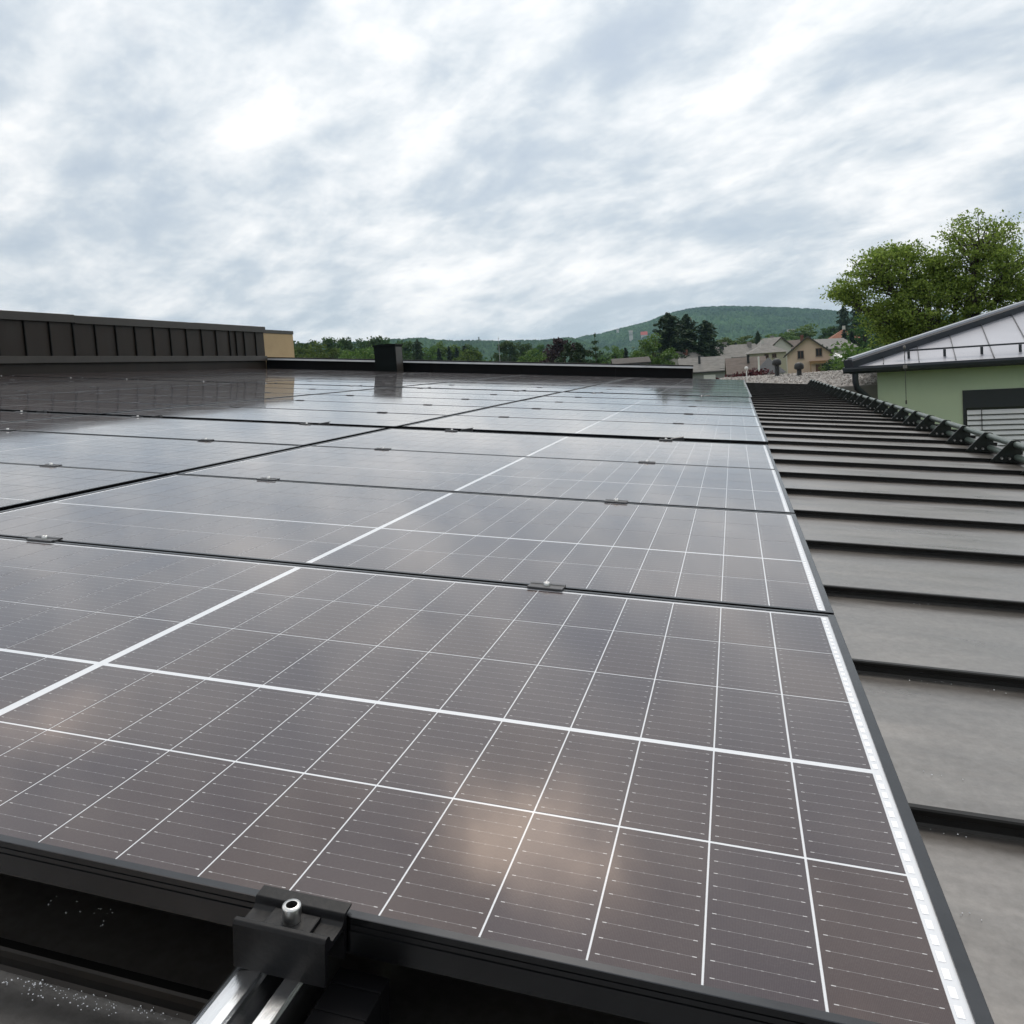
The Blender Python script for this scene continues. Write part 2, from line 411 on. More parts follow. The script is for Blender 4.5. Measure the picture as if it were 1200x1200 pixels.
MT = dict(
    cell=cell_material(), back=backsheet_material(), pan=roof_pan_material(),
    ribbon=mat('tinned_ribbon', (0.95, 0.95, 0.96), 0.35, 0.3, coat=0.6),
    frame=mat('black_anodised', (0.066, 0.069, 0.074), 0.27, 1.0, 0.5, var=0.15, vscale=12),
    clampm=mat('dark_clamp_metal', (0.005, 0.005, 0.006), 0.46, 0.0, 0.3, var=0.3, vscale=40, bump=0.05, bscale=120),
    midclamp=mat('grey_clamp_metal', (0.055, 0.055, 0.058), 0.35, 0.2, 0.6, var=0.2, vscale=30),
    steel=mat('stainless_steel', (0.72, 0.71, 0.69), 0.28, 1.0, var=0.12, vscale=60, bump=0.05, bscale=200),
    alu=mat('mill_aluminium', (0.78, 0.79, 0.80), 0.24, 1.0, var=0.08, vscale=6, stretch=(12, 1, 12), bump=0.06, bscale=60),
    socket=mat('hex_socket_dark', (0.02, 0.018, 0.018), 0.7),
    seam=mat('seam_sheet', (0.030, 0.029, 0.028), 0.4, 1.0, 0.5, var=0.2, vscale=5),
    clad=mat('bronze_cladding', (0.026, 0.019, 0.014), 0.45, 0.0, 0.28, var=0.25, vscale=1.2, bump=0.2, bscale=1.5, dirt=(0.034, 0.030, 0.026), dirt_scale=2.2, stretch=(1, 1, 0.22)),
    coping=mat('bronze_coping', (0.040, 0.034, 0.028), 0.4, 0.0, 0.5, var=0.2, vscale=3, bump=0.12, bscale=3),
    plaster_tan=mat('tan_plaster', (0.50, 0.37, 0.22), 0.9, var=0.08, vscale=2, bump=0.1, bscale=60),
    parapet=mat('parapet_sheet', (0.006, 0.006, 0.007), 0.6, 0.0, 0.12, var=0.2, vscale=2),
    parapet_edge=mat('parapet_bright_edge', (0.36, 0.37, 0.38), 0.5, 0.3, var=0.15, vscale=3),
    boxm=mat('dark_green_box_sheet', (0.006, 0.009, 0.009), 0.6, 0.0, 0.12, var=0.25, vscale=3, bump=0.1, bscale=4),
    snow=mat('snow_guard_paint', (0.007, 0.010, 0.008), 0.38, 0.0, 0.5, var=0.2, vscale=20),
    snowpipe=mat('snow_guard_pipe', (0.085, 0.11, 0.095), 0.35, 0.0, 0.5, var=0.2, vscale=14),
    grit=mat('white_grit', (0.85, 0.86, 0.88), 0.35),
    green=mat('green_render', (0.56, 0.68, 0.485), 0.92, var=0.07, vscale=0.8, bump=0.12, bscale=90, dirt=(0.50, 0.615, 0.435), dirt_scale=1.6, stretch=(1, 1, 0.3)),
    zinc=mat('zinc_sheet', (0.37, 0.38, 0.42), 0.36, 0.45, var=0.1, vscale=0.8, bump=0.1, bscale=1.5),
    slate_metal=mat('anthracite_sheet', (0.030, 0.036, 0.045), 0.4, 0.0, 0.5, var=0.15, vscale=3),
    bright_edge=mat('hip_edge_sheet', (0.34, 0.36, 0.40), 0.3, 0.6),
    slat=mat('grey_blind_slat', (0.62, 0.64, 0.64), 0.42, 0.3, var=0.06, vscale=3),
    shutter_box=mat('anthracite_box', (0.022, 0.028, 0.034), 0.5),
    cable=mat('blind_cord', (0.06, 0.06, 0.06), 0.8),
    concrete=mat('grey_concrete', (0.22, 0.21, 0.20), 0.9, var=0.15, vscale=1.5),
    vent=mat('vent_sheet', (0.02, 0.022, 0.024), 0.5, var=0.2, vscale=8),
    wht=mat('white_paint', (0.75, 0.75, 0.73), 0.6, var=0.05),
    tan_house=mat('tan_render', (0.58, 0.445, 0.35), 0.92, var=0.08, vscale=0.4),
    cream=mat('cream_render', (0.442, 0.425, 0.323), 0.92, var=0.08, vscale=0.4),
    grey_r=mat('grey_render', (0.29, 0.295, 0.295), 0.92, var=0.08, vscale=0.4),
    white_r=mat('white_render', (0.56, 0.55, 0.51), 0.92, var=0.08, vscale=0.4),
    yellow_r=mat('yellow_render', (0.384, 0.320, 0.160), 0.92, var=0.08, vscale=0.4),
    roof_grey=mat('grey_roof_tiles', (0.205, 0.195, 0.18), 0.85, var=0.25, vscale=1.2, stretch=(1, 1, 4)),
    roof_brown=mat('brown_roof_tiles', (0.13, 0.105, 0.09), 0.85, var=0.25, vscale=1.2, stretch=(1, 1, 4)),
    roof_slate=mat('slate_roof', (0.050, 0.054, 0.060), 0.7, var=0.25, vscale=1.2),
    roof_dark=mat('dark_roof_tiles', (0.055, 0.048, 0.042), 0.8, var=0.25, vscale=1.2),
    roof_red=mat('orange_roof_tiles', (0.24, 0.095, 0.055), 0.85, var=0.2, vscale=1.2),
    roof_far_red=mat('far_red_roof', (0.50, 0.10, 0.07), 0.85),
    brick=mat('chimney_brick', (0.17, 0.075, 0.055), 0.9, var=0.2, vscale=5),
    frame_br=mat('brown_window_frame', (0.11, 0.05, 0.03), 0.6),
    wood=mat('oak_porch', (0.34, 0.20, 0.10), 0.8, var=0.2, vscale=4),
    glass=mat('dark_window', (0.02, 0.024, 0.028), 0.12, 0.0, 0.5),
    bark=mat('bark', (0.055, 0.045, 0.035), 0.9, var=0.3, vscale=6),
    oak=leaf_material('oak_leaves', (0.036, 0.075, 0.020), (0.090, 0.160, 0.045)),
    lime=leaf_material('lime_leaves', (0.060, 0.112, 0.022), (0.140, 0.215, 0.050)),
    spruce=leaf_material('spruce_needles', (0.024, 0.046, 0.024), (0.062, 0.100, 0.046), 0.2),
    fir=leaf_material('fir_needles', (0.012, 0.026, 0.020), (0.030, 0.050, 0.034), 0.15),
    copper=leaf_material('copper_beech_leaves', (0.026, 0.016, 0.020), (0.062, 0.036, 0.040), 0.25),
    maroon=leaf_material('maroon_leaves', (0.050, 0.012, 0.014), (0.11, 0.026, 0.028), 0.25),
    yew=leaf_material('yew_needles', (0.020, 0.040, 0.018), (0.048, 0.082, 0.034), 0.2),
    locust=leaf_material('locust_leaves', (0.085, 0.150, 0.022), (0.34, 0.45, 0.095), 0.5),
)


def hill_material():
    m, n, l, b = new_mat('forest_canopy')
    tc = N(n, 'ShaderNodeTexCoord')
    n1 = N(n, 'ShaderNodeTexNoise'); n1.inputs['Scale'].default_value = 0.006; n1.inputs['Detail'].default_value = 5; l.new(tc.outputs['Object'], n1.inputs['Vector'])
    n2 = N(n, 'ShaderNodeTexNoise'); n2.inputs['Scale'].default_value = 0.06; n2.inputs['Detail'].default_value = 4; n2.inputs['Roughness'].default_value = 0.7; l.new(tc.outputs['Object'], n2.inputs['Vector'])
    mx = math_node(n, l, 'ADD', math_node(n, l, 'MULTIPLY', n1.outputs['Fac'], 0.55), math_node(n, l, 'MULTIPLY', n2.outputs['Fac'], 0.45))
    cr = N(n, 'ShaderNodeValToRGB'); l.new(mx, cr.inputs[0])
    e = cr.color_ramp
    e.elements[0].position = 0.38; e.elements[0].color = (0.012, 0.034, 0.018, 1)
    e.elements[1].position = 0.64; e.elements[1].color = (0.060, 0.125, 0.042, 1)
    l.new(cr.outputs[0], b.inputs['Base Color']); b.inputs['Roughness'].default_value = 0.9; b.inputs['Specular IOR Level'].default_value = 0.1
    return m


MT['hill'] = hill_material()


def meadow_material():
    m, n, l, b = new_mat('meadow')
    tc = N(n, 'ShaderNodeTexCoord')
    n1 = N(n, 'ShaderNodeTexNoise'); n1.inputs['Scale'].default_value = 0.02; n1.inputs['Detail'].default_value = 8; l.new(tc.outputs['Object'], n1.inputs['Vector'])
    cr = N(n, 'ShaderNodeValToRGB'); l.new(n1.outputs['Fac'], cr.inputs[0])
    cr.color_ramp.elements[0].position = 0.35; cr.color_ramp.elements[0].color = (0.06, 0.09, 0.03, 1)
    cr.color_ramp.elements[1].position = 0.65; cr.color_ramp.elements[1].color = (0.15, 0.18, 0.06, 1)
    l.new(cr.outputs[0], b.inputs['Base Color']); b.inputs['Roughness'].default_value = 0.95; b.inputs['Specular IOR Level'].default_value = 0.1
    return m


MT['meadow'] = meadow_material()


def gravel_material():
    m, n, l, b = new_mat('gravel')
    tc = N(n, 'ShaderNodeTexCoord')
    vo = N(n, 'ShaderNodeTexVoronoi'); vo.inputs['Scale'].default_value = 14; l.new(tc.outputs['Object'], vo.inputs['Vector'])
    hs = N(n, 'ShaderNodeSeparateColor'); l.new(vo.outputs['Color'], hs.inputs[0])
    cr = N(n, 'ShaderNodeValToRGB'); l.new(hs.outputs[0], cr.inputs[0])
    cr.color_ramp.elements[0].color = (0.16, 0.145, 0.13, 1); cr.color_ramp.elements[1].color = (0.46, 0.43, 0.40, 1)
    l.new(cr.outputs[0], b.inputs['Base Color']); b.inputs['Roughness'].default_value = 0.9; b.inputs['Specular IOR Level'].default_value = 0.2
    bp = N(n, 'ShaderNodeBump'); bp.inputs['Strength'].default_value = 1.0; bp.inputs['Distance'].default_value = 0.05; bp.invert = True
    l.new(vo.outputs['Distance'], bp.inputs['Height']); l.new(bp.outputs[0], b.inputs['Normal'])
    return m


MT['gravel'] = gravel_material()


def stone_material():
    m, n, l, b = new_mat('gravel_stone')
    geo = N(n, 'ShaderNodeNewGeometry')
    cr = N(n, 'ShaderNodeValToRGB'); l.new(geo.outputs['Random Per Island'], cr.inputs[0])
    cr.color_ramp.elements[0].color = (0.17, 0.155, 0.14, 1); cr.color_ramp.elements[1].color = (0.55, 0.52, 0.49, 1)
    l.new(cr.outputs[0], b.inputs['Base Color']); b.inputs['Roughness'].default_value = 0.9; b.inputs['Specular IOR Level'].default_value = 0.2
    return m


MT['stone'] = stone_material()

# ================================================================== the ground and the hills
g = MB(); g.add([(-4000, -4000, 0), (4000, -4000, 0), (4000, 4000, 0), (-4000, 4000, 0)], [(0, 1, 2, 3)])
tag(g.build('ground', MT['meadow'], loc=(0, 0, GROUND)), 'green valley meadow stretching away behind the houses', kind='structure')

SKY = [(-60, 2.7), (-45, 2.8), (-30.5, 2.80), (-22.38, 2.738), (-21.48, 2.713), (-20.6, 2.538), (-19.41, 2.402), (-17.61, 2.285), (-16.4, 2.176), (-15.2, 2.126),
       (-12.79, 2.022), (-11.58, 2.058), (-9.78, 2.081), (-9.18, 2.099), (-8.27, 2.272), (-7.37, 2.444), (-6.48, 2.585), (-5.59, 2.754), (-4.69, 3.068), (-3.81, 3.262),
       (-2.94, 3.396), (-2.08, 3.441), (-0.66, 3.409), (1.29, 3.214), (3.46, 2.938), (5.58, 2.638), (7.64, 2.287), (10.13, 1.9), (14.81, 1.5), (25, 1.3), (40, 1.2)]
_sx = np.array([s[0] for s in SKY]); _sy = np.array([s[1] for s in SKY])


def hill(name, label, az0, az1, d0, d1, d2, nc, nr, fade, seed, bumpa):
    """wooded slope rising from d0 to a crest at d1 and falling away to d2; crest height follows the skyline elevations"""
    rng = np.random.default_rng(seed)
    az = np.linspace(az0, az1, nc)
    el = np.interp(az, _sx, _sy) * fade(az)
    crest = CAM.z + d1 * np.tan(np.radians(el)) - GROUND - bumpa * 0.6
    d = np.concatenate([np.linspace(d0, d1, nr), np.linspace(d1, d2, nr // 3)[1:]])
    t = np.clip((d - d0) / (d1 - d0), 0, 1); up = t * t * (3 - 2 * t)
    dn = np.clip((d - d1) / (d2 - d1), 0, 1); up = up * (1 - 0.55 * dn * dn * (3 - 2 * dn))
    # gentle spurs and hollows
    spur = np.zeros((len(d), nc))
    for k in range(7):
        fr = rng.uniform(0.12, 0.9); ph = rng.uniform(0, 6.28); fd = rng.uniform(0.8, 4.0)
        spur += np.sin(az[None, :] * fr + ph + fd * t[:, None] * 3) * rng.uniform(0.3, 1)
    z = crest[None, :] * up[:, None] * (1 + 0.03 * spur * (up * (1 - up) * 4)[:, None])
    z = z + rng.uniform(-bumpa, bumpa, z.shape) * np.clip(up * 6, 0, 1)[:, None]
    A, D = np.meshgrid(np.radians(az), d)
    D = D + rng.uniform(-2, 2, D.shape)
    v = np.stack([CAM.x + D * np.sin(A), CAM.y + D * np.cos(A), z - 0.5], -1).reshape(-1, 3)
    n0, n1 = z.shape
    i = np.arange(n0 * n1).reshape(n0, n1)
    f = np.stack([i[:-1, :-1], i[:-1, 1:], i[1:, 1:], i[1:, :-1]], -1).reshape(-1, 4)
    me = bpy.data.meshes.new(name)
    me.from_pydata(v.tolist(), [], f.tolist()); me.update()
    o = link(name, me, MT['hill'], loc=(0, 0, GROUND))
    return tag(o, label, kind='structure')


hill('hill', 'long wooded hill with a rounded top behind the village', -16, 30, 1350, 2500, 3200, 520, 110, lambda a: np.clip((a + 16) / 6.0, 0, 1) ** 0.6, 3, 4.0)
hill('ridge', 'low wooded ridge on the far left skyline', -58, -8.2, 900, 1500, 1900, 420, 60, lambda a: np.clip((-8.0 - a) / 3.0, 0, 1) ** 0.5, 5, 3.5)

# ================================================================== our roof
PAN_Z, SEAM_Z = -0.126, -0.100
SEAM0, SEAM_D = -0.024, 0.570
ROOF_X0, ROOF_X1 = -12.55, 1.78
ROOF_V0, ROOF_V1 = -3.46, 19.35
roof = on_roof(empty('metal_roof', (0, 0, 0)), (0, 0, PAN_Z - 0.02))
tag(roof, 'dark grey standing seam metal roof under the solar panels', kind='structure')
seams_v = [SEAM0 + SEAM_D * k for k in range(-6, 34)]
seams_v = [s for s in seams_v if s < ROOF_V1 + 0.01]
m_ = MB()
nx = 24
xs = np.linspace(ROOF_X0, ROOF_X1, nx)
# a sheet with a slight pillow between its upturned edges
prof = [(-SEAM_D / 2 + 0.002, 0.004), (-SEAM_D / 2 + 0.010, 0.001), (-SEAM_D / 2 + 0.03, 0.0), (-0.12, 0.0015), (0, 0.002), (0.12, 0.0015), (SEAM_D / 2 - 0.03, 0.0), (SEAM_D / 2 - 0.010, 0.001), (SEAM_D / 2 - 0.002, 0.004)]
vv = []; ff = []
for x in xs:
    for (y, z) in prof: vv.append((x, y, z))
k = len(prof)
for i in range(nx - 1):
    for j in range(k - 1):
        ff.append((i * k + j, (i + 1) * k + j, (i + 1) * k + j + 1, i * k + j + 1))
m_.add(vv, ff, True)
pan_me = m_.mesh('roof_sheet')
for s in seams_v[:-1]:
    link('roof_sheet', pan_me, MT['pan'], roof, (0, s + SEAM_D / 2, 0.02))
# the seam: double fold with a thicker head
sp = [(-0.010, 0.0), (-0.0045, 0.005), (-0.0035, 0.014), (-0.0062, 0.0155), (-0.0067, 0.0235), (-0.0048, 0.026), (0.0048, 0.026), (0.0067, 0.0235), (0.0062, 0.0155), (0.0035, 0.014), (0.0045, 0.005), (0.010, 0.0)]
seam_me = MB().extrude(sp, 'x', ROOF_X0, ROOF_X1).mesh('standing_seam')
for s in seams_v:
    link('standing_seam', seam_me, MT['seam'], roof, (0, s, 0.02))
MB().box(ROOF_X1, ROOF_X1 + 0.02, ROOF_V0, ROOF_V1, -0.22, 0.018).build('eave_fascia', MT['slate_metal'], roof)
MB().box(ROOF_X0 - 0.3, ROOF_X1 - 0.25, ROOF_V0 + 0.05, ROOF_V1 - 0.08, -3.2, -0.03).build('outer_wall', MT['plaster_tan'], roof)
MB().box(ROOF_X0, ROOF_X1, ROOF_V1 - 0.05, ROOF_V1 + 0.02, -0.2, 0.0465).build('end_flashing', MT['seam'], roof)

# ================================================================== solar panels
PU, PV = 0.09862, 0.2105
ROWS = [0.0, 0.2105, 0.429, 0.6395, 0.850]
XL, XR, YF, YB = -2.412, 0.029, -0.010, 1.0795
CX, CY = (XL + XR) / 2, (YF + YB) / 2
ZB = -0.035
COLP = 2.487
BANKS = [0.0, 1.103, 2.206, 3.309] + [4.565 + 1.100 * k for k in range(5)] + [10.225 + 1.100 * k for k in range(7)]


def uv_quad(me, uvs):
    lay = me.uv_layers.new(name='UVMap')
    lay.data.foreach_set('uv', np.array(uvs, dtype=np.float32).reshape(-1))


def cell_rects():
    out = []
    for ri, r0 in enumerate(ROWS):
        y0 = r0 + (0.0 if ri == 0 else 0.0017); y1 = r0 + PV - 0.0017
        for k in range(24):
            x1 = -k * PU - (0.0 if k in (0,) else 0.00105)
            if k >= 12: x1 = -1.1995 - (k - 12) * PU - (0.0 if k == 12 else 0.00105)
            x0 = (-(k + 1) * PU if k < 12 else -1.1995 - (k - 11) * PU) + 0.00105
            out.append((x0, x1, y0, y1))
    return out


RECTS = cell_rects()
cw, ch = 0.09652, 0.2071
def cell_mesh():
    b = MB().box(-cw / 2, cw / 2, -ch / 2, ch / 2, 0.0, 0.0004, nobottom=True)
    me = b.mesh('cell')
    uvs = []
    for p in me.polygons:
        for li in p.loop_indices:
            v = me.vertices[me.loops[li].vertex_index].co
            uvs.append((v.x / cw + 0.5, v.y / ch + 0.5))
    uv_quad(me, uvs); me.materials.append(MT['cell'])
    return me
CELL = cell_mesh()


def grid_mesh():
    q = np.array([[(x0 - CX, y0 - CY, 0.0355), (x1 - CX, y0 - CY, 0.0355), (x1 - CX, y1 - CY, 0.0355), (x0 - CX, y1 - CY, 0.0355)] for (x0, x1, y0, y1) in RECTS])
    me = quads_mesh('cell_field', q)
    uv_quad(me, [((0, 0), (1, 0), (1, 1), (0, 1))] * len(RECTS)); me.materials.append(MT['cell'])
    return me
GRID = grid_mesh()

# frame: four mitred bars with a thin top lip and a grooved outer face
def frame_mesh():
    b = MB()
    hx, hy = (XR - XL) / 2, (YB - YF) / 2
    lips = {'r': 0.0145, 'f': 0.0090}
    top, z0 = 0.0372, 0.0
    # outer wall profile going up: (inset from outer face, z)
    rings = [(0.028, z0), (0.028, 0.0018), (0.0015, 0.0018), (0.0015, 0.0)]
    outer = [(0.0, 0.0), (0.0, 0.0225), (0.0012, 0.0230), (0.0012, 0.0242), (0.0, 0.0247), (0.0, 0.0290), (0.0010, 0.0294), (0.0010, 0.0302), (0.0, 0.0306), (0.0, top - 0.0006), (0.0006, top)]
    def ring(ix, iy, z):
        return [(-hx + ix, -hy + iy, z), (hx - ix, -hy + iy, z), (hx - ix, hy - iy, z), (-hx + ix, hy - iy, z)]
    rs = [ring(i, i, z) for (i, z) in outer]
    rs.append(ring(lips['r'], lips['f'], top))
    rs.append(ring(lips['r'], lips['f'], 0.0335))
    v = [p for r2 in rs for p in r2]
    f = []
    for i in range(len(rs) - 1):
        for k2 in range(4):
            a = i * 4 + k2; c = i * 4 + (k2 + 1) % 4
            f.append((a, c, c + 4, a + 4))
    b.add(v, f)
    # inner return leg under the laminate
    b.box(-hx + 0.0005, hx - 0.0005, -hy + 0.0005, -hy + 0.030, 0.0005, 0.0025)
    b.box(-hx + 0.0005, hx - 0.0005, hy - 0.030, hy - 0.0005, 0.0005, 0.0025)
    b.box(-hx + 0.0005, -hx + 0.030, -hy + 0.0305, hy - 0.0305, 0.0005, 0.0025)
    b.box(hx - 0.030, hx - 0.0005, -hy + 0.0305, hy - 0.0305, 0.0005, 0.0025)
    return b.mesh('frame')
FRAME = frame_mesh(); FRAME.materials.append(MT['frame'])
BACK = MB().box(XL + 0.004 - CX, XR - 0.004 - CX, YF + 0.003 - CY, YB - 0.003 - CY, 0.030, 0.035).mesh('laminate'); BACK.materials.append(MT['back'])

# tinned ribbons at both short ends
rb = MB()
for r0 in ROWS:
    for k in range(10):
        yc = r0 + PV * (k + 0.5) / 10 - CY
        rb.box(0.0025 - CX, 0.0085 - CX, yc - 0.0065, yc + 0.0065, 0.0350, 0.0355, nobottom=True)
        rb.box(-2.3915 - CX, -2.3855 - CX, yc - 0.0065, yc + 0.0065, 0.0350, 0.0355, nobottom=True)
RIB = rb.mesh('ribbon_row'); RIB.materials.append(MT['ribbon'])

for c in range(5):
    for i, v0 in enumerate(BANKS):
        jz = random.uniform(-0.0015, 0.0015)
        dx = 0.0 if i < 4 else (0.006 if i < 9 else 0.03)
        p = empty('solar_panel', (0, 0, 0))
        on_roof(p, (CX - c * COLP + dx + random.uniform(-0.0015, 0.0015), CY + v0, ZB + jz))
        p.rotation_euler = (random.uniform(-0.0008, 0.0008), TH + random.uniform(-0.0006, 0.0006), 0)
        if c == 0 and i < 2: on_roof(p, (CX, CY + v0, ZB))
        tag(p, 'black framed solar panel, %s row from the camera, %s column from the metal eave' % (ORD[i + 1], ORD[c + 1]), 'solar panel', 'solar panels laid flat in rows on the metal roof')
        link('frame', FRAME, None, p)
        lam = link('laminate', BACK, None, p)
        if c == 0 and i < 4:
            for (x0, x1, y0, y1) in RECTS:
                o = link('cell', CELL, None, lam, ((x0 + x1) / 2 - CX, (y0 + y1) / 2 - CY, 0.0350))
            tag(link('ribbon_row', RIB, None, lam), kind='stuff')
        else:
            tag(link('cell_field', GRID, None, lam), kind='stuff')

# ---------------------------------------------------------------- rails and clamps
RAILS = [-0.577, -1.985]


def rail_profile():
    # open channel: rounded left flank, slot in the top, flat right flank
    p = [(-0.030, -0.046), (0.030, -0.046), (0.033, -0.040), (0.033, -0.004), (0.031, 0.0), (0.017, 0.0), (0.015, -0.003), (0.015, -0.008), (0.022, -0.010), (0.022, -0.026), (-0.012, -0.026), (-0.012, -0.010),
         (-0.006, -0.008), (-0.006, -0.003), (-0.008, 0.0), (-0.016, 0.0)]
    for k2 in range(7):
        a = R(90 + 15 * k2)
        p.append((-0.024 + 0.020 * math.cos(a), -0.021 + 0.020 * math.sin(a)))
    p += [(-0.042, -0.034), (-0.038, -0.040)]
    return p


for j, x in enumerate(RAILS):
    t = on_roof(empty('mounting_rail', (0, 0, 0)), (x, 0, ZB - 0.0465))
    tag(t, ['bright aluminium mounting rail sticking out under the front clamp', 'bright aluminium mounting rail farther from the metal eave, under the panels'][j], 'rail', 'mounting rails under the panels')
    MB().extrude([(a, b + 0.046) for a, b in rail_profile()], 'y', -0.42, 17.98).build('channel', MT['alu'], t)

# seam clamps that carry the rails
SEAM_CLAMP_V = [SEAM0, SEAM0 + 2 * SEAM_D]
for j, (x, v) in enumerate([(RAILS[0] + 0.068, SEAM0 - 0.012), (RAILS[0] + 0.068, SEAM0 + 7 * SEAM_D)]):
    t = on_roof(empty('seam_clamp', (0, 0, 0)), (x, v, SEAM_Z - 0.022))
    tag(t, ['dark seam clamp block beside the bright rail, in the foreground', 'dark seam clamp block hidden in the first wide gap'][j], 'clamp', 'seam clamps under the rails')
    MB().box(-0.026, 0.026, -0.034, -0.012, 0.0, 0.060).box(-0.026, 0.026, 0.020, 0.040, 0.0, 0.060).box(-0.026, 0.026, -0.0118, 0.0198, 0.030, 0.060).build('block', MT['parapet'], t, bevel=0.0015)


def bolt(parent, loc, rr=0.0085, h=0.013, n=20):
    """socket head cap screw"""
    b = MB()
    b.lathe([(rr, 0), (rr, h * 0.88), (rr * 0.92, h), (rr * 0.60, h)], n)
    o = b.build('bolt', MT['steel'], parent, loc)
    s = MB(); s.lathe([(rr * 0.60, h), (rr * 0.56, h * 0.45), (0.0001, h * 0.45)], 6, smooth=False)
    s.build('socket', MT['socket'], o)
    return o


# front end clamp (roof coordinates): grips the frame lip, stands on the rail
t = on_roof(empty('end_clamp', (0, 0, 0)), (-0.5665, -0.045, ZB - 0.001))
tag(t, 'black end clamp with a socket screw holding the front edge of the nearest panel', 'clamp', 'end clamps along the panel edges')
pz = 0.0
W2 = 0.0465
prof = [(-0.008, 0.0), (-0.008, 0.0415), (-0.006, 0.0445), (-0.002, 0.0450), (0.001, 0.0425), (0.003, 0.0375), (0.006, 0.0345), (0.024, 0.0345), (0.0275, 0.037), (0.0290, 0.0415), (0.0300, 0.0438), (0.0440, 0.0448), (0.0440, 0.0426), (0.0335, 0.0412), (0.0335, 0.004), (0.031, 0.0), (0.0285, 0.0), (0.0285, 0.030), (-0.004, 0.030), (-0.004, 0.0)]
MB().extrude(prof, 'x', -W2, W2).build('body', MT['clampm'], t, bevel=0.0007)
MB().box(-0.024, 0.024, 0.0045, 0.0270, 0.0347, 0.0385).build('washer', MT['clampm'], t, bevel=0.0012)
bolt(t, (0, 0.0155, 0.0386), 0.0088, 0.0150, 24)
MB().tube([(0, 0.0155, -0.030), (0, 0.0155, 0.029)], 0.0042, 10).build('shank', MT['steel'], t)

# small clamps between the rows
mc = MB()
mc.extrude([(-0.021, 0.0), (-0.021, 0.0030), (-0.0195, 0.0042), (-0.010, 0.0042), (-0.008, 0.0025), (0.008, 0.0025), (0.010, 0.0042), (0.0195, 0.0042), (0.021, 0.0030), (0.021, 0.0)], 'x', -0.040, 0.040)
mc.box(-0.040, 0.040, -0.009, 0.009, -0.034, -0.0003)
MIDC = mc.mesh('body'); MIDC.materials.append(MT['midclamp'])
ec = MB()
ec.extrude([(-0.016, 0.0), (-0.016, 0.0042), (0.008, 0.0042), (0.012, 0.002), (0.026, 0.002), (0.026, -0.034), (0.003, -0.034), (0.003, 0.0)], 'x', -0.040, 0.040)
ENDC = ec.mesh('body'); ENDC.materials.append(MT['midclamp'])
bm = MB(); bm.lathe([(0.0075, 0), (0.0075, 0.008), (0.0066, 0.009), (0.0042, 0.009), (0.0040, 0.004), (0.0001, 0.004)], 10)
BOLT = bm.mesh('bolt'); BOLT.materials.append(MT['steel'])


def small_clamp(me, name, x, v, label, grp, rz=0.0, withbolt=True, by=0.0):
    t = on_roof(empty(name, (0, 0, 0)), (x, v, 0.0024))
    t.rotation_euler = (0, TH, rz)
    tag(t, label, 'clamp', grp)
    link('body', me, None, t)
    if withbolt: link('bolt', BOLT, None, t, (0, by, 0.0022))
    return t


side = ['eave-side rail', 'wall-side rail']
for c in range(5):
    for j, rx in enumerate(RAILS):
        x = rx - c * COLP
        for i in range(len(BANKS) - 1):
            y0 = BANKS[i] + YB; y1 = BANKS[i + 1] + YF
            if c >= 3 and i > 8: continue
            dx = 0.0 if i < 4 else (0.006 if i < 9 else 0.03)
            jit = random.uniform(-0.012, 0.012)
            where = '%s column, %s' % (ORD[c + 1], side[j])
            if i in (3, 8):
                small_clamp(ENDC, 'end_clamp', x + dx, y0 + 0.004, 'grey end clamp behind the %s panel row, %s' % (ORD[i + 1], where), 'end clamps along the panel edges', 0.0, True, 0.014)
                small_clamp(ENDC, 'end_clamp', x + dx + 0.06, y1 - 0.004, 'grey end clamp before the %s panel row, %s' % (ORD[i + 2], where), 'end clamps along the panel edges', math.pi, False)
            else:
                small_clamp(MIDC, 'mid_clamp', x + dx + jit, (y0 + y1) / 2 + random.uniform(-0.002, 0.002), 'grey mid clamp between %s and %s panel rows, %s' % (ORD[i + 1], ORD[i + 2], where), 'mid clamps in the gaps between the panel rows', random.uniform(-0.03, 0.03), i < 4)

# ---------------------------------------------------------------- white grit lying on the roof sheets
def grit(name, label, centers, spread, n, z, seed, s0=0.0006, s1=0.0017):
    rng = random.Random(seed); b = MB()
    for (cx, cy) in centers:
        for _ in range(n):
            x = cx + rng.gauss(0, spread[0]); y = cy + rng.gauss(0, spread[1])
            s = rng.uniform(s0, s1)
            pts = [(x + s * rng.uniform(.6, 1.4), y, z), (x, y + s * rng.uniform(.6, 1.4), z), (x - s * rng.uniform(.6, 1.4), y, z), (x, y - s * rng.uniform(.6, 1.4), z), (x, y, z + s), (x, y, z - s * 0.6)]
            b.add(pts, [(0, 1, 4), (1, 2, 4), (2, 3, 4), (3, 0, 4), (1, 0, 5), (2, 1, 5), (3, 2, 5), (0, 3, 5)])
    o = b.build(name, MT['grit'])
    on_roof(o, (0, 0, 0))
    return tag(o, label, 'grit', kind='stuff')


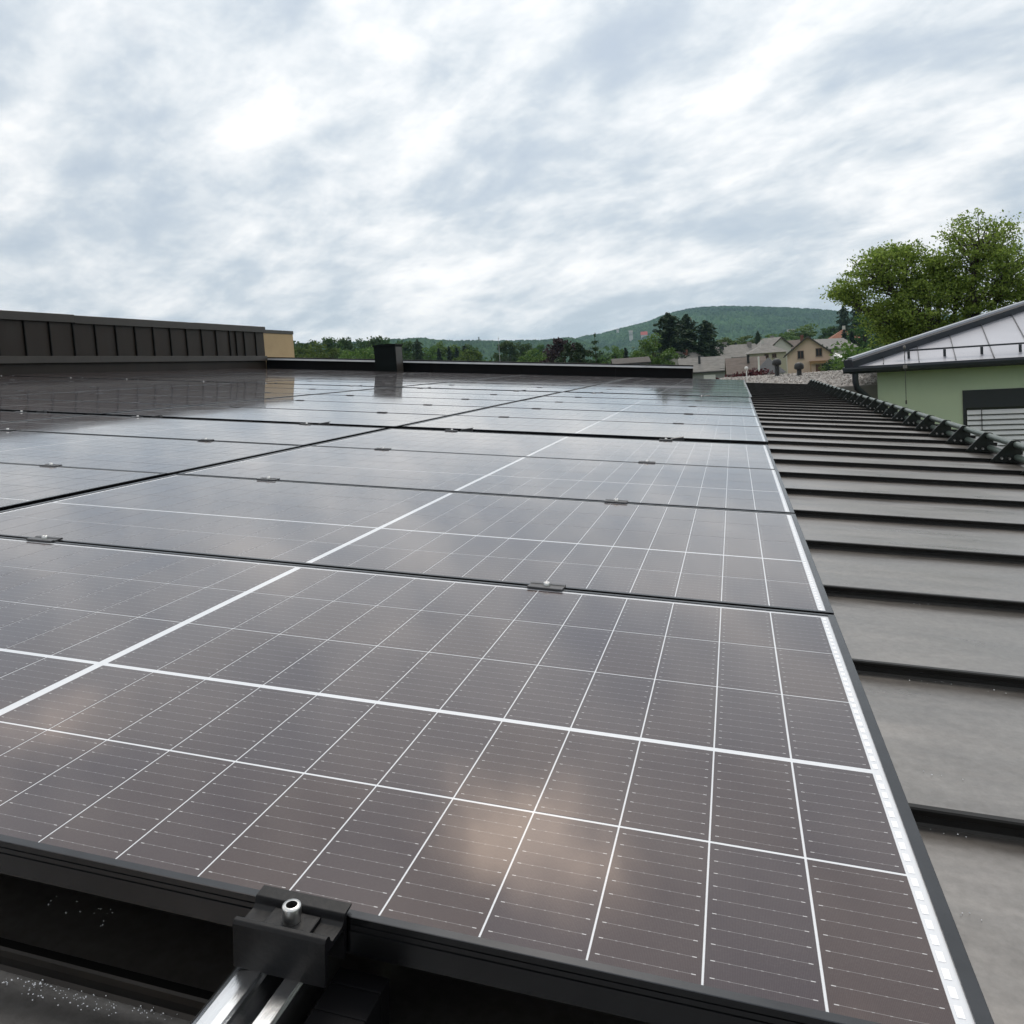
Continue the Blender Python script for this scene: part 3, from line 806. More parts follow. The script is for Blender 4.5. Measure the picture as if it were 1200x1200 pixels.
grit('white_grit', 'sparkling white grains scattered on the dark sheet in the front left corner',
     [(-0.885, -0.044), (-0.859, -0.039), (-0.844, -0.037), (-0.813, -0.041), (-0.798, -0.038), (-0.762, -0.041), (-0.736, -0.038), (-0.709, -0.035), (-0.835, -0.052), (-0.78, -0.046)], (0.011, 0.0038), 12, PAN_Z + 0.004, 5, 0.0004, 0.0010)
grit('white_grit', 'few white grains in the deep shadow under the front panel edge', [(-0.947, 0.058), (-0.903, 0.066), (-0.865, 0.074), (-0.86, 0.05)], (0.012, 0.007), 4, PAN_Z + 0.003, 8, 0.0005, 0.0012)
grit('white_grit', 'loose white grains on the metal sheets beside the right panel edge', [(0.13, 0.532), (0.19, 1.095), (0.33, 1.08), (0.105, 0.352), (0.25, 1.10), (0.17, 0.70), (0.3, 1.66)], (0.022, 0.004), 4, PAN_Z + 0.003, 6, 0.0006, 0.0013)

# ================================================================== snow guard along the eave
SG_X = 1.47
t = on_roof(empty('snow_guard', (0, 0, 0)), (SG_X, 0, SEAM_Z))
tag(t, 'dark green two-pipe snow guard with bolted brackets along the eave', 'snow guard')
prof = [(-0.055, -0.018), (0.118, -0.018), (0.118, 0.100), (0.112, 0.116), (0.098, 0.1215), (0.060, 0.1215), (0.050, 0.112)]
BRK = MB().extrude(prof, 'y', -0.018, -0.0095).mesh('bracket')
BRK2 = MB().extrude([(a, b) for a, b in prof], 'y', 0.0095, 0.018)
for v in seams_v:
    if v < 3.5: continue
    o = link('bracket', BRK, MT['snow'], t, (0, v, 0))
    for dxb in (0.010, 0.055):
        b = MB()
        b.v = []; n = 10
        ring1 = [(dxb + 0.0095 * math.cos(2 * math.pi * k2 / n), -0.0183, 0.006 + 0.0095 * math.sin(2 * math.pi * k2 / n)) for k2 in range(n)]
        ring2 = [(dxb + 0.006 * math.cos(2 * math.pi * k2 / n), -0.0245, 0.006 + 0.006 * math.sin(2 * math.pi * k2 / n)) for k2 in range(n)]
        b.add(ring1 + ring2, [(k2, (k2 + 1) % n, n + (k2 + 1) % n, n + k2) for k2 in range(n)] + [tuple(range(2 * n - 1, n - 1, -1))], True)
        if v < 13:
            b.build('bolt', MT['steel'], o)
for j, (dx, dz) in enumerate([(0.090, 0.096), (0.100, 0.014)]):
    vlist = [3.2, 6.3, 9.4, 12.5, 15.6, ROOF_V1 - 0.1]
    for a, b2 in zip(vlist[:-1], vlist[1:]):
        MB().tube([(dx, a + 0.002, dz), (dx, b2 - 0.002, dz)], 0.0215, 14).build('pipe', MT['snowpipe'], t)
        if b2 < ROOF_V1 - 0.2: MB().tube([(dx, b2 - 0.05, dz), (dx, b2 + 0.05, dz)], 0.0232, 14).build('pipe_sleeve', MT['snowpipe'], t)

# ================================================================== clad wall at the upper side of the roof
WX = -12.55
W0 = ROOF @ Vector((WX, 0, 0))
wall = empty('clad_wall', (W0.x, 10.6, W0.z), label='dark bronze metal clad wall with vertical seams at the top of the roof', cat='wall')
wseams = [-0.56 * 14 + 0.563 * k for k in range(28)]
y_end = 18.97 - 10.6
HB_, HT_ = 0.30, 0.945          # cladding foot and head above the panel plane
pieces = [(-7.9 + 0.563 * k, -7.9 + 0.563 * (k + 1)) for k in range(27)]
edges = [0.03 + 0.563 * k for k in range(-14, 13)] + [7.06, 7.42, 7.95, y_end]
edges = [e for e in edges if e < y_end - 0.2] + [y_end]
for a, b2 in zip(edges[:-1], edges[1:]):
    MB().box(-0.012, 0.0, a + 0.0, b2 - 0.0, -0.40, HT_ + 0.04).build('cladding_panel', MT['clad'], wall)
for a in edges[:-1]:
    MB().extrude([(0.0003, a - 0.016), (0.034, a - 0.010), (0.034, a + 0.010), (0.0003, a + 0.016)], 'z', HB_, HT_ + 0.02).build('cladding_seam', MT['seam'], wall)
# foot flashing in lengths, coping in lengths
for a, b2 in ((-7.8, -3.0), (-3.0, 2.3), (2.3, y_end - 0.02)):
    MB().extrude([(0.0003, 0.19), (0.075, 0.185), (0.078, 0.19), (0.075, 0.312), (0.062, 0.318), (0.0003, 0.318)], 'y', a, b2 - 0.004).build('flashing', MT['coping'], wall)
hz = 0.0
for a, b2, up in ((-7.8, -3.6, 0.0), (-3.6, 1.75, 0.012), (1.75, 5.4, 0.0), (5.4, y_end + 0.03, 0.004)):
    MB().extrude([(-0.45, 1.135 + up), (-0.45, 1.01), (-0.06, 1.0), (0.048, 0.955 + up), (0.055, 0.955 + up), (0.055, 1.105 + up), (0.05, 1.11 + up)], 'y', a, b2 - 0.003).build('coping', MT['coping'], wall)
MB().extrude([(-0.45, -0.5), (-0.013, -0.5), (-0.013, 1.0), (-0.45, 1.0)], 'y', -7.8, y_end).build('core', MT['concrete'], wall)
MB().box(-0.40, -0.05, y_end + 0.001, y_end + 1.62, -0.4, 0.955).build('plaster_end', MT['plaster_tan'], wall)
MB().extrude([(-0.45, 0.9555), (-0.035, 0.9555), (-0.035, 1.05), (-0.45, 1.08)], 'y', y_end + 0.031, y_end + 1.635).build('end_coping', MT['coping'], wall)

# ================================================================== parapet at the far end and the box on it
PVV = 18.985
t = on_roof(empty('parapet', (0, 0, 0)), (0, PVV, PAN_Z))
tag(t, 'low black parapet with a bright metal edge behind the last panel row', 'parapet')
xa = WX + 0.004
while xa < -1.15:
    xb = min(xa + 2.4, -1.11)
    if -1.11 - xb < 0.5: xb = -1.11
    MB().box(xa, xb - 0.004, 0.0, 0.22, 0.0, 0.335).build('parapet_sheet', MT['parapet'], t)
    MB().extrude([(0.24, 0.338), (-0.052, 0.338), (-0.055, 0.342), (-0.012, 0.386), (0.24, 0.386)], 'x', xa, xb - 0.002).build('bright_edge', MT['parapet_edge'], t)
    MB().box(xa, xb - 0.003, -0.010, 0.26, 0.3885, 0.415).build('cap', MT['parapet'], t, bevel=0.004)
    xa = xb

t = on_roof(empty('roof_box', (0, 0, 0)), (-8.62, 18.28, PAN_Z))
t.rotation_euler = (0, 0, 0)
tag(t, 'dark green metal box standing in front of the black parapet', 'box')
MB().extrude([(-0.34, 0.0), (0.24, 0.0), (0.24, 0.46), (-0.34, 0.46)], 'z', -0.09, 0.765).build('body', MT['boxm'], t, bevel=0.006)
MB().box(0.2405, 0.244, 0.03, 0.43, 0.0, 0.73).build('lit_side_sheet', MT['coping'], t)  # lighter skin: light on the box's right side, put into the colour
MB().extrude([(-0.365, 0.765), (0.265, 0.765), (0.265, 0.800), (0.10, 0.815), (-0.20, 0.815), (-0.365, 0.800)], 'y', -0.025, 0.485).build('lid', MT['boxm'], t, bevel=0.004)

# ================================================================== gravel roof beyond our roof
GRZ = -0.36
t = empty('gravel_roof', (3.5, 27.5, GROUND), label='pale flat gravel roof beyond the dark metal roof', cat='flat roof')
gz = GRZ - GROUND
poly = [(-4.25, 7.2), (-4.15, -7.6), (14.0, -7.6), (14.0, 11.0), (0.0, 7.9)]
MB().extrude(poly, 'z', 0.0, gz - 0.001).build('slab', MT['concrete'], t)
pin = [(x * 0.985, y * 0.985) for x, y in poly]
gtop = MB(); gtop.add([(x, y, gz + 0.004) for x, y in pin], [tuple(range(len(pin)))])
gtop.build('gravel_bed', MT['gravel'], t)
rng = np.random.default_rng(8)
ns = 15000
gx = rng.uniform(-4.1, 9.5, ns); gy = rng.uniform(-7.3, 9.2, ns)
keep = gy < 7.1 + np.clip((gx - 0.0) / 14.0, -0.2, 1) * 3.0
gx, gy = gx[keep], gy[keep]; ns = len(gx)
sz = rng.uniform(0.028, 0.062, ns)
oc = np.array([(1, 0, 0), (0, 1, 0), (-1, 0, 0), (0, -1, 0), (0, 0, 0.75), (0, 0, -0.5)])
vv = oc[None] * sz[:, None, None] * rng.uniform(0.65, 1.35, (ns, 6, 1))
an = rng.uniform(0, 6.28, ns); ca, sa = np.cos(an)[:, None], np.sin(an)[:, None]
vv = np.stack([vv[..., 0] * ca - vv[..., 1] * sa + gx[:, None], vv[..., 0] * sa + vv[..., 1] * ca + gy[:, None], vv[..., 2] + gz + 0.012], -1)
fo = np.array([(0, 1, 4), (1, 2, 4), (2, 3, 4), (3, 0, 4)])
ff = (fo[None] + (np.arange(ns) * 6)[:, None, None]).reshape(-1, 3)
me = bpy.data.meshes.new('stones'); me.from_pydata(vv.reshape(-1, 3).tolist(), [], ff.tolist()); me.update()
tag(link('stones', me, MT['stone'], t), kind='stuff')


def mushroom_vent(az, d, h, label):
    p = polar(az, d, GRZ)
    t = empty('roof_vent', p, label=label, cat='vent', group='mushroom vents on the gravel roof')
    MB().lathe([(0.085, 0), (0.085, h - 0.18)], 16).build('pipe', MT['vent'], t)
    MB().lathe([(0.13, 0.0), (0.13, 0.03), (0.09, 0.06)], 16).build('collar', MT['vent'], t)
    MB().lathe([(0.0, h), (0.07, h - 0.012), (0.13, h - 0.05), (0.165, h - 0.11), (0.17, h - 0.22), (0.14, h - 0.26), (0.10, h - 0.27)], 18).build('cap', MT['vent'], t)


mushroom_vent(2.78, 32, 0.70, 'taller black mushroom vent on the gravel roof, beside the slate roof')
mushroom_vent(4.18, 31, 0.52, 'shorter black mushroom vent on the gravel roof, in front of the tan house')
p = polar(0.80, 22.5, GRZ)
t = empty('marker_post', p, label='thin white post with a small knob at the corner of the gravel roof', cat='post')
MB().tube([(0, 0, 0), (0, 0, 0.50)], 0.016, 8).build('post', MT['wht'], t)
MB().lathe([(0.0, 0.60), (0.04, 0.585), (0.05, 0.55), (0.035, 0.51), (0.0, 0.50)], 12).build('knob', MT['wht'], t)

# ================================================================== green house on the right
GH = Vector((1.90, 15.42, 0.0)); gh_az = R(10.0)
house = empty('green_house', (GH.x, GH.y, GROUND), -gh_az, 'green rendered house with a grey metal hip roof on the right', 'house')
E0 = 0.135 - GROUND      # gutter level
tp = math.tan(R(15.8))
WID, DEP = 13.0, 13.0
MB().box(0.46, WID - 0.46, 0.42, DEP - 0.42, 0.0, E0 - 0.03).build('wall', MT['green'], house)
MB().box(0.02, WID - 0.02, 0.02, DEP - 0.02, E0 - 0.05, E0 - 0.031).build('soffit', MT['slate_metal'], house)
# roof planes, light sheet on the camera side
def hip_plane(pts, name, m2):
    b = MB(); b.add(pts, [(0, 1, 2)]); return b.build(name, m2, house)
ap = (WID / 2, DEP / 2, E0 + 0.06 + tp * WID / 2)
c00, c10, c11, c01 = (0, 0, E0 + 0.06), (WID, 0, E0 + 0.06), (WID, DEP, E0 + 0.06), (0, DEP, E0 + 0.06)
front = hip_plane([c00, c10, ap], 'roof_plane', MT['zinc'])
for q in ((c10, c11, ap), (c11, c01, ap), (c01, c00, ap)): hip_plane(q, 'roof_plane', MT['zinc'])
for k in range(1, 21):                                       # seams of the front plane
    s = 0.58 * k
    top = min(s, WID - s)
    if top < 0.35 or s > WID - 0.3: continue
    m = MB()
    a0 = Vector((s, 0.02, E0 + 0.062 + 0.02 * tp)); a1 = Vector((s, top - 0.14, E0 + 0.062 + (top - 0.14) * tp))
    for w, hh in ((0.006, 0.024),):
        m.add([a0 + Vector((-w, 0, 0)), a0 + Vector((w, 0, 0)), a0 + Vector((w, 0, hh)), a0 + Vector((-w, 0, hh)), a1 + Vector((-w, 0, 0)), a1 + Vector((w, 0, 0)), a1 + Vector((w, 0, hh)), a1 + Vector((-w, 0, hh))],
              [(0, 1, 2, 3), (0, 4, 5, 1), (1, 5, 6, 2), (2, 6, 7, 3), (3, 7, 4, 0), (4, 7, 6, 5)])
    m.build('roof_seam', MT['slate_metal'], front)
# hip cap: a dark board with a bright folded top
def beam(a, b2, prof2, name, m2, par):
    a = Vector(a); b2 = Vector(b2); d = (b2 - a).normalized(); sx = d.cross(Vector((0, 0, 1))).normalized(); up = sx.cross(d)
    v = [a + sx * p[0] + up * p[1] for p in prof2] + [b2 + sx * p[0] + up * p[1] for p in prof2]
    n = len(prof2)
    m = MB(); m.add(v, [(i, (i + 1) % n, n + (i + 1) % n, n + i) for i in range(n)] + [tuple(range(n - 1, -1, -1)), tuple(range(n, 2 * n))])
    return m.build(name, m2, par)
for cor in (c00, c10):
    a = Vector(cor) + Vector((0, 0, 0.0)); 
    hc = beam(a, ap, [(-0.11, -0.03), (0.11, -0.03), (0.12, 0.10), (0.09, 0.13), (-0.09, 0.13), (-0.12, 0.10)], 'hip_board', MT['slate_metal'], house)
    beam(a + Vector((0, 0, 0.132)), Vector(ap) + Vector((0, 0, 0.132)), [(-0.035, 0.0), (0.085, 0.0), (0.080, 0.035), (-0.03, 0.035)], 'hip_fold', MT['bright_edge'], house)
# second guard rail on the left plane, seen over the hip
beam((0.9, 2.4, E0 + 0.06 + 0.9 * tp + 0.16), (0.9, 9.0, E0 + 0.06 + 0.9 * tp + 0.16), [(-0.02, -0.03), (0.02, -0.03), (0.02, 0.03), (-0.02, 0.03)], 'side_rail', MT['slate_metal'], house)
# gutter, fascia
MB().extrude([(-0.11, 0.045), (-0.115, 0.02), (-0.10, -0.03), (-0.06, -0.06), (-0.02, -0.06), (0.0, -0.03), (0.0, 0.04), (-0.012, 0.04), (-0.015, -0.02), (-0.05, -0.045), (-0.09, -0.02), (-0.10, 0.045)], 'x', -0.10, WID).build('gutter', MT['slate_metal'], house, loc=(0, 0, E0))
MB().box(0.005, WID, 0.001, 0.03, E0 - 0.075, E0 + 0.058).build('fascia', MT['slate_metal'], house)
MB().extrude([(-0.11, 0.045), (-0.115, 0.02), (-0.10, -0.03), (-0.06, -0.06), (-0.02, -0.06), (0.0, -0.03), (0.0, 0.04), (-0.012, 0.04), (-0.015, -0.02), (-0.05, -0.045), (-0.09, -0.02), (-0.10, 0.045)], 'y', 0.01, DEP).build('gutter', MT['slate_metal'], house, loc=(0, 0, E0))
# downpipe with swan neck at the left corner
MB().tube([(0.10, 0.02, E0 - 0.05), (0.10, 0.02, E0 - 0.22), (0.12, 0.06, E0 - 0.34), (0.32, 0.25, E0 - 0.56), (0.38, 0.30, E0 - 0.66), (0.38, 0.32, E0 - 3.5)], 0.055, 12).build('downpipe', MT['slate_metal'], house)
# snow rail over the gutter
rail = MB(); zr = E0 + 0.06 + 0.30 * tp + 0.13
rail.box(0.75, WID - 0.7, 0.29, 0.315, zr, zr + 0.03).build('snow_rail', MT['slate_metal'], house)
for k in range(20):
    s = 1.0 + 0.58 * k
    if s > WID - 0.8: break
    MB().box(s - 0.022, s + 0.022, 0.292, 0.335, E0 + 0.06 + 0.29 * tp, zr - 0.002).build('rail_foot', MT['slate_metal'], house)
# window with shutter box and raffstore slats
wx0, wx1 = 0.46 + 1.39, 0.46 + 1.39 + 2.3
MB().box(wx0, wx1, 0.395, 0.418, E0 - 0.81, E0 - 0.49).build('shutter_box', MT['shutter_box'], house)
MB().box(wx0, wx0 + 0.05, 0.395, 0.418, E0 - 2.4, E0 - 0.811).build('guide_rail', MT['shutter_box'], house)
MB().box(wx1 - 0.05, wx1, 0.395, 0.418, E0 - 2.4, E0 - 0.811).build('guide_rail', MT['shutter_box'], house)
MB().box(wx0 + 0.051, wx1 - 0.051, 0.416, 0.4185, E0 - 2.4, E0 - 0.811).build('pane', MT['glass'], house)
MB().box(wx0 - 0.01, wx1 + 0.01, 0.37, 0.418, E0 - 2.44, E0 - 2.401).build('sill', MT['slate_metal'], house)
slat_me = MB().extrude([(0.392, 0.0), (0.384, -0.006), (0.366, -0.036), (0.354, -0.064), (0.350, -0.076), (0.353, -0.080), (0.358, -0.066), (0.370, -0.040), (0.388, -0.010), (0.395, -0.004)], 'x', wx0 + 0.06, wx1 - 0.06).mesh('slat')
for k in range(16):
    link('slat', slat_me, MT['slat'], house, (0, 0, E0 - 0.85 - 0.093 * k))
for s in (0.28, 1.02, 1.75):
    MB().box(wx0 + s, wx0 + s + 0.012, 0.338, 0.346, E0 - 2.35, E0 - 0.82).build('blind_cord', MT['cable'], house)
# lightning rod hung at the gutter
m = Matrix.Rotation(-gh_az, 4, 'Z')
q = GH + m @ Vector((0.93, -0.15, 0))
t = empty('lightning_rod', (q.x, q.y, 0.135 - 0.66), -gh_az, 'thin grey lightning rod hanging in front of the green wall', 'lightning rod')
MB().tube([(0, 0, 0.03), (0, 0, 1.02)], 0.006, 6).build('rod', MT['cable'], t)
MB().tube([(0, 0, 0.0), (0, 0, 0.07)], 0.014, 8).build('tip', MT['cable'], t)
MB().box(-0.035, 0.035, -0.02, 0.045, 0.64, 0.70).build('clip', MT['concrete'], t)
MB().lathe([(0.0, 1.05), (0.02, 1.04), (0.026, 1.015), (0.018, 0.99), (0.0, 0.985)], 10).build('head', MT['concrete'], t)
MB().tube([(0, 0, 0.67), (0, 0.24, 0.70), (0, 0.50, 0.86)], 0.006, 6).build('wire', MT['cable'], t)

# ================================================================== trees
def clump_leaves(rng, centers, radii, n, size, flat=0.75):
    """quads scattered in clumps; centers (k,3), radii (k,), n per clump"""
    k = len(centers)
    d = rng.normal(size=(k, n, 3)); d /= np.linalg.norm(d, axis=2, keepdims=True)
    rr = rng.uniform(0.15, 1.0, (k, n, 1)) ** 0.5
    p = centers[:, None] + d * rr * radii[:, None, None] * np.array([1, 1, flat])
    p = p.reshape(-1, 3)
    return leaf_quads(rng, p, size)


def leaf_quads(rng, p, size, aspect=0.6, updir=0.35):
    n = len(p)
    a = rng.normal(size=(n, 3)); a /= np.linalg.norm(a, axis=1, keepdims=True)
    b = rng.normal(size=(n, 3)); b[:, 2] += updir
    b = b - a * (a * b).sum(1, keepdims=True); b /= np.linalg.norm(b, axis=1, keepdims=True)
    s = (size * rng.uniform(0.6, 1.4, n))[:, None]
    a = a * s; b = b * s * aspect
    return np.stack([p - a, p - b * 0.9 + a * 0.1, p + a, p + b * 0.9 + a * 0.1], 1)


def broadleaf_proto(seed, mt, lean=0.0, density=1.0, wide=0.30):
    """unit-height tree: returns trunk mesh, crown mesh"""
    rng = np.random.default_rng(seed)
    nl = 60
    cen = []
    while len(cen) < nl:
        q = rng.uniform(-1, 1, 3)
        rad = np.linalg.norm(q)
        if rad > 1 or rad < 0.45: continue
        z = 0.58 + 0.37 * q[2]
        shape = 1.0 - 0.25 * max(0, q[2])
        cen.append((q[0] * wide * shape + lean * z, q[1] * wide * shape, z))
    cen = np.array(cen) + rng.normal(0, 0.015, (nl, 3))
    cen[:8] = cen[:8] * np.array([0.5, 0.5, 1])
    rad = rng.uniform(0.055, 0.115, nl)
    q = clump_leaves(rng, cen, rad, int(72 * density), 0.0215)
    crown = quads_mesh('crown', q); crown.materials.append(mt)
    m = MB()
    m.tube([(0, 0, 0), (0.01, 0, 0.2), (lean * 0.4, 0.01, 0.45), (lean * 0.8, 0, 0.8)], [0.028, 0.022, 0.016, 0.004], 7)
    for c in cen[::4]:
        zz = rng.uniform(0.25, 0.5)
        m.tube([(lean * zz, 0, zz), ((c[0] + lean * zz) * 0.55, c[1] * 0.5, (c[2] + zz) * 0.5 - 0.02), tuple(c)], [0.010, 0.007, 0.002], 5)
    tr = m.mesh('trunk'); tr.materials.append(MT['bark'])
    return tr, crown


def conifer_proto(seed, mt, wide=0.2, layers=26, droop=0.35, gap=0.0, ragged=0.25, shape=0.6):
    rng = np.random.default_rng(seed)
    pts = []
    m = MB(); m.tube([(0, 0, 0), (0, 0, 0.5), (0, 0, 0.99)], [0.02, 0.012, 0.002], 7)
    for i in range(layers):
        t = i / (layers - 1)
        z = 0.08 + 0.90 * t
        L = wide * (1 - t) ** shape * rng.uniform(1 - ragged, 1 + ragged * 0.4) + 0.012
        nb = int(10 - 4 * t)
        ph = rng.uniform(0, 6.28)
        for k in range(nb):
            if rng.uniform() < gap: continue
            a = ph + 6.283 * k / nb + rng.normal(0, 0.15)
            LL = L * rng.uniform(1 - ragged, 1.08)
            n = max(4, int(30 * LL / 0.2 + 4))
            s = rng.uniform(0.1, 1.0, n)
            x = np.cos(a) * LL * s; y = np.sin(a) * LL * s
            zz = z - droop * LL * s ** 1.5 + 0.12 * LL * np.clip(s - 0.75, 0, 1) * 4 * 0.3
            p = np.stack([x, y, zz], 1) + rng.normal(0, 0.010, (n, 3)) * (1.1 - 0.5 * s)[:, None]
            pts.append(p)
        if i % 3 == 0:
            a = ph; m.tube([(0, 0, z), (math.cos(a) * L * 0.7, math.sin(a) * L * 0.7, z - droop * L * 0.5)], [0.004, 0.001], 4)
    p = np.concatenate(pts)
    q = leaf_quads(rng, p, 0.021, 0.5, 0.2)
    crown = quads_mesh('crown', q); crown.materials.append(mt)
    tr = m.mesh('trunk'); tr.materials.append(MT['bark'])
    return tr, crown


PROTO = {
    'oak': [broadleaf_proto(s, MT['oak'], 0.03 * (s % 3 - 1)) for s in (21, 22, 23)],
    'lime': [broadleaf_proto(s, MT['lime'], 0.02 * (s % 3 - 1), 1.0, 0.34) for s in (31, 32, 33)],
    'copper': [broadleaf_proto(41, MT['copper'], 0.0, 1.2, 0.36)],
    'spruce': [conifer_proto(s, MT['spruce'], 0.25, 32, 0.30, 0.0, 0.5, 0.42) for s in (51, 52)],
    'fir': [conifer_proto(61, MT['fir'], 0.17, 24, 0.3)],
    'yew': [broadleaf_proto(71, MT['yew'], 0.0, 1.2, 0.34)],
    'larch': [conifer_proto(81, MT['yew'], 0.42, 11, -0.15, 0.25, 0.55)],
}
TREES = [
    ('oak', -30.15, 200, 15.2, 7.8), ('oak', -29.23, 190, 15.2, 7.4), ('oak', -27.93, 200, 15.2, 8.5), ('oak', -26.59, 230, 17.0, 7.0), ('oak', -25.77, 235, 17.2, 7.6),
    ('oak', -24.84, 225, 16.2, 7.3), ('oak', -23.96, 230, 16.3, 7.4), ('oak', -23.21, 215, 14.9, 7.0), ('oak', -22.63, 205, 13.4, 6.2),
    ('lime', -29.61, 150, 11.8, 6.0), ('lime', -28.59, 145, 11.3, 6.4), ('lime', -27.33, 150, 11.1, 6.4), ('lime', -26.18, 140, 10.4, 6.5), ('lime', -25.02, 150, 10.4, 6.0),
    ('spruce', -21.86, 170, 12.2, 5.0), ('lime', -21.04, 230, 13.6, 6.4), ('lime', -20.26, 235, 13.8, 6.5), ('lime', -19.42, 235, 13.7, 7.0),
    ('fir', -20.41, 180, 10.4, 3.0), ('fir', -19.68, 180, 10.6, 3.0), ('fir', -19.15, 180, 10.3, 3.0), ('fir', -18.6, 185, 10.8, 3.1), ('oak', -18.21, 240, 13.9, 6.6),
    ('lime', -18.3, 170, 10.0, 5.3), ('oak', -15.56, 210, 12.4, 6.8), ('oak', -14.66, 215, 12.4, 6.9), ('oak', -13.17, 230, 11.3, 6.4), ('lime', -13.79, 140, 8.3, 6.0),
    ('copper', -11.57, 110, 9.0, 5.2), ('yew', -10.87, 95, 7.7, 4.0), ('larch', -9.37, 85, 7.6, 4.2), ('lime', -8.04, 200, 8.6, 6.1), ('fir', -7.28, 150, 7.2, 2.6),
    ('lime', -6.16, 180, 7.4, 6.0), ('spruce', -4.25, 150, 12.9, 10.5), ('spruce', -3.05, 154, 12.5, 9.8), ('spruce', -1.75, 155, 11.2, 9.2), ('lime', -5.29, 140, 8.9, 6.5),
    ('lime', -0.49, 260, 10.8, 9.0), ('lime', 0.85, 270, 11.0, 12.0), ('fir', 0.18, 230, 8.0, 3.4), ('spruce', 1.65, 230, 10.6, 4.4), ('lime', 3.06, 280, 11.6, 14.0),
    ('lime', 4.9, 300, 13.2, 17.0), ('oak', 3.66, 310, 11.5, 11.4), ('oak', 6.37, 290, 12.2, 11.6), ('fir', 7.04, 160, 7.8, 2.8), ('fir', 7.49, 160, 7.4, 2.8),
    ('spruce', 7.04, 260, 16.7, 7.7), ('spruce', 7.81, 265, 17.3, 7.9), ('oak', 8.24, 180, 10.5, 7.2),
]
KIND = {'oak': ('broadleaf_tree', 'dark green broadleaf tree', 'dark green broadleaf trees'), 'lime': ('broadleaf_tree', 'bright green broadleaf tree', 'bright green broadleaf trees'),
        'spruce': ('conifer_tree', 'tall dark spruce', 'spruces'), 'fir': ('conifer_tree', 'slim dark fir', 'slim firs'), 'copper': ('copper_beech', 'purple leaved copper beech', ''),
        'yew': ('yew_tree', 'dense dark green yew', ''), 'larch': ('conifer_tree', 'conifer with long spreading branches', '')}
order = {}
for kd in KIND:
    idx = sorted([i for i, q in enumerate(TREES) if q[0] == kd], key=lambda i: TREES[i][1])
    for k, i in enumerate(idx): order[i] = (k + 1, len(idx))
proto_wide = {}
for i, (kd, az, d, h, w) in enumerate(TREES):
    tr, cr_ = PROTO[kd][i % len(PROTO[kd])]
    nm, lb, gp = KIND[kd]
    k, tot = order[i]
    if tot == 1:
        label = {'copper': 'purple leaved copper beech rising behind the black parapet', 'yew': 'dense dark green yew beside the purple tree', 'larch': 'dark conifer with long spreading branches right of the purple tree'}[kd]
    else:
        label = '%s behind the roofs, %s of its kind from the left' % (lb, ORD[k] if k <= 20 else 'last')
    t = empty(nm, polar(az, d, GROUND), random.uniform(0, 6.28) if kd not in ('larch',) else 0.4, label, 'tree', gp or None)
    a = link('trunk', tr, None, t); b = link('crown', cr_, None, t)
    sx = w * (1.22 if az < -14 else 1.05) / 0.62 if kd in ('oak', 'lime', 'copper', 'yew') else w / {'spruce': 0.46, 'fir': 0.32, 'larch': 0.75}[kd]
    a.scale = b.scale = (sx, sx, h / 0.98)

# distant mixed wood across the valley floor: reads as one mass
rng = np.random.default_rng(77)
nt_ = 520
azs = rng.uniform(-56, 24, nt_); ds = rng.uniform(330, 1000, nt_)
hs = rng.uniform(8, 13.5, nt_); ws = rng.uniform(3.5, 6.0, nt_)
cen = np.stack([CAM.x + ds * np.sin(np.radians(azs)), CAM.y + ds * np.cos(np.radians(azs)), GROUND + hs * 0.55], 1)
d = rng.normal(size=(nt_, 75, 3)); d /= np.linalg.norm(d, axis=2, keepdims=True)
p = cen[:, None] + d * (rng.uniform(0.5, 1, (nt_, 75, 1))) * np.stack([ws, ws, hs * 0.47], 1)[:, None]
q = leaf_quads(rng, p.reshape(-1, 3), 1.25, 0.7)
tag(link('distant_wood', quads_mesh('distant_wood', q), MT['oak']), 'distant mixed wood across the valley floor below the hill', 'wood', kind='stuff')

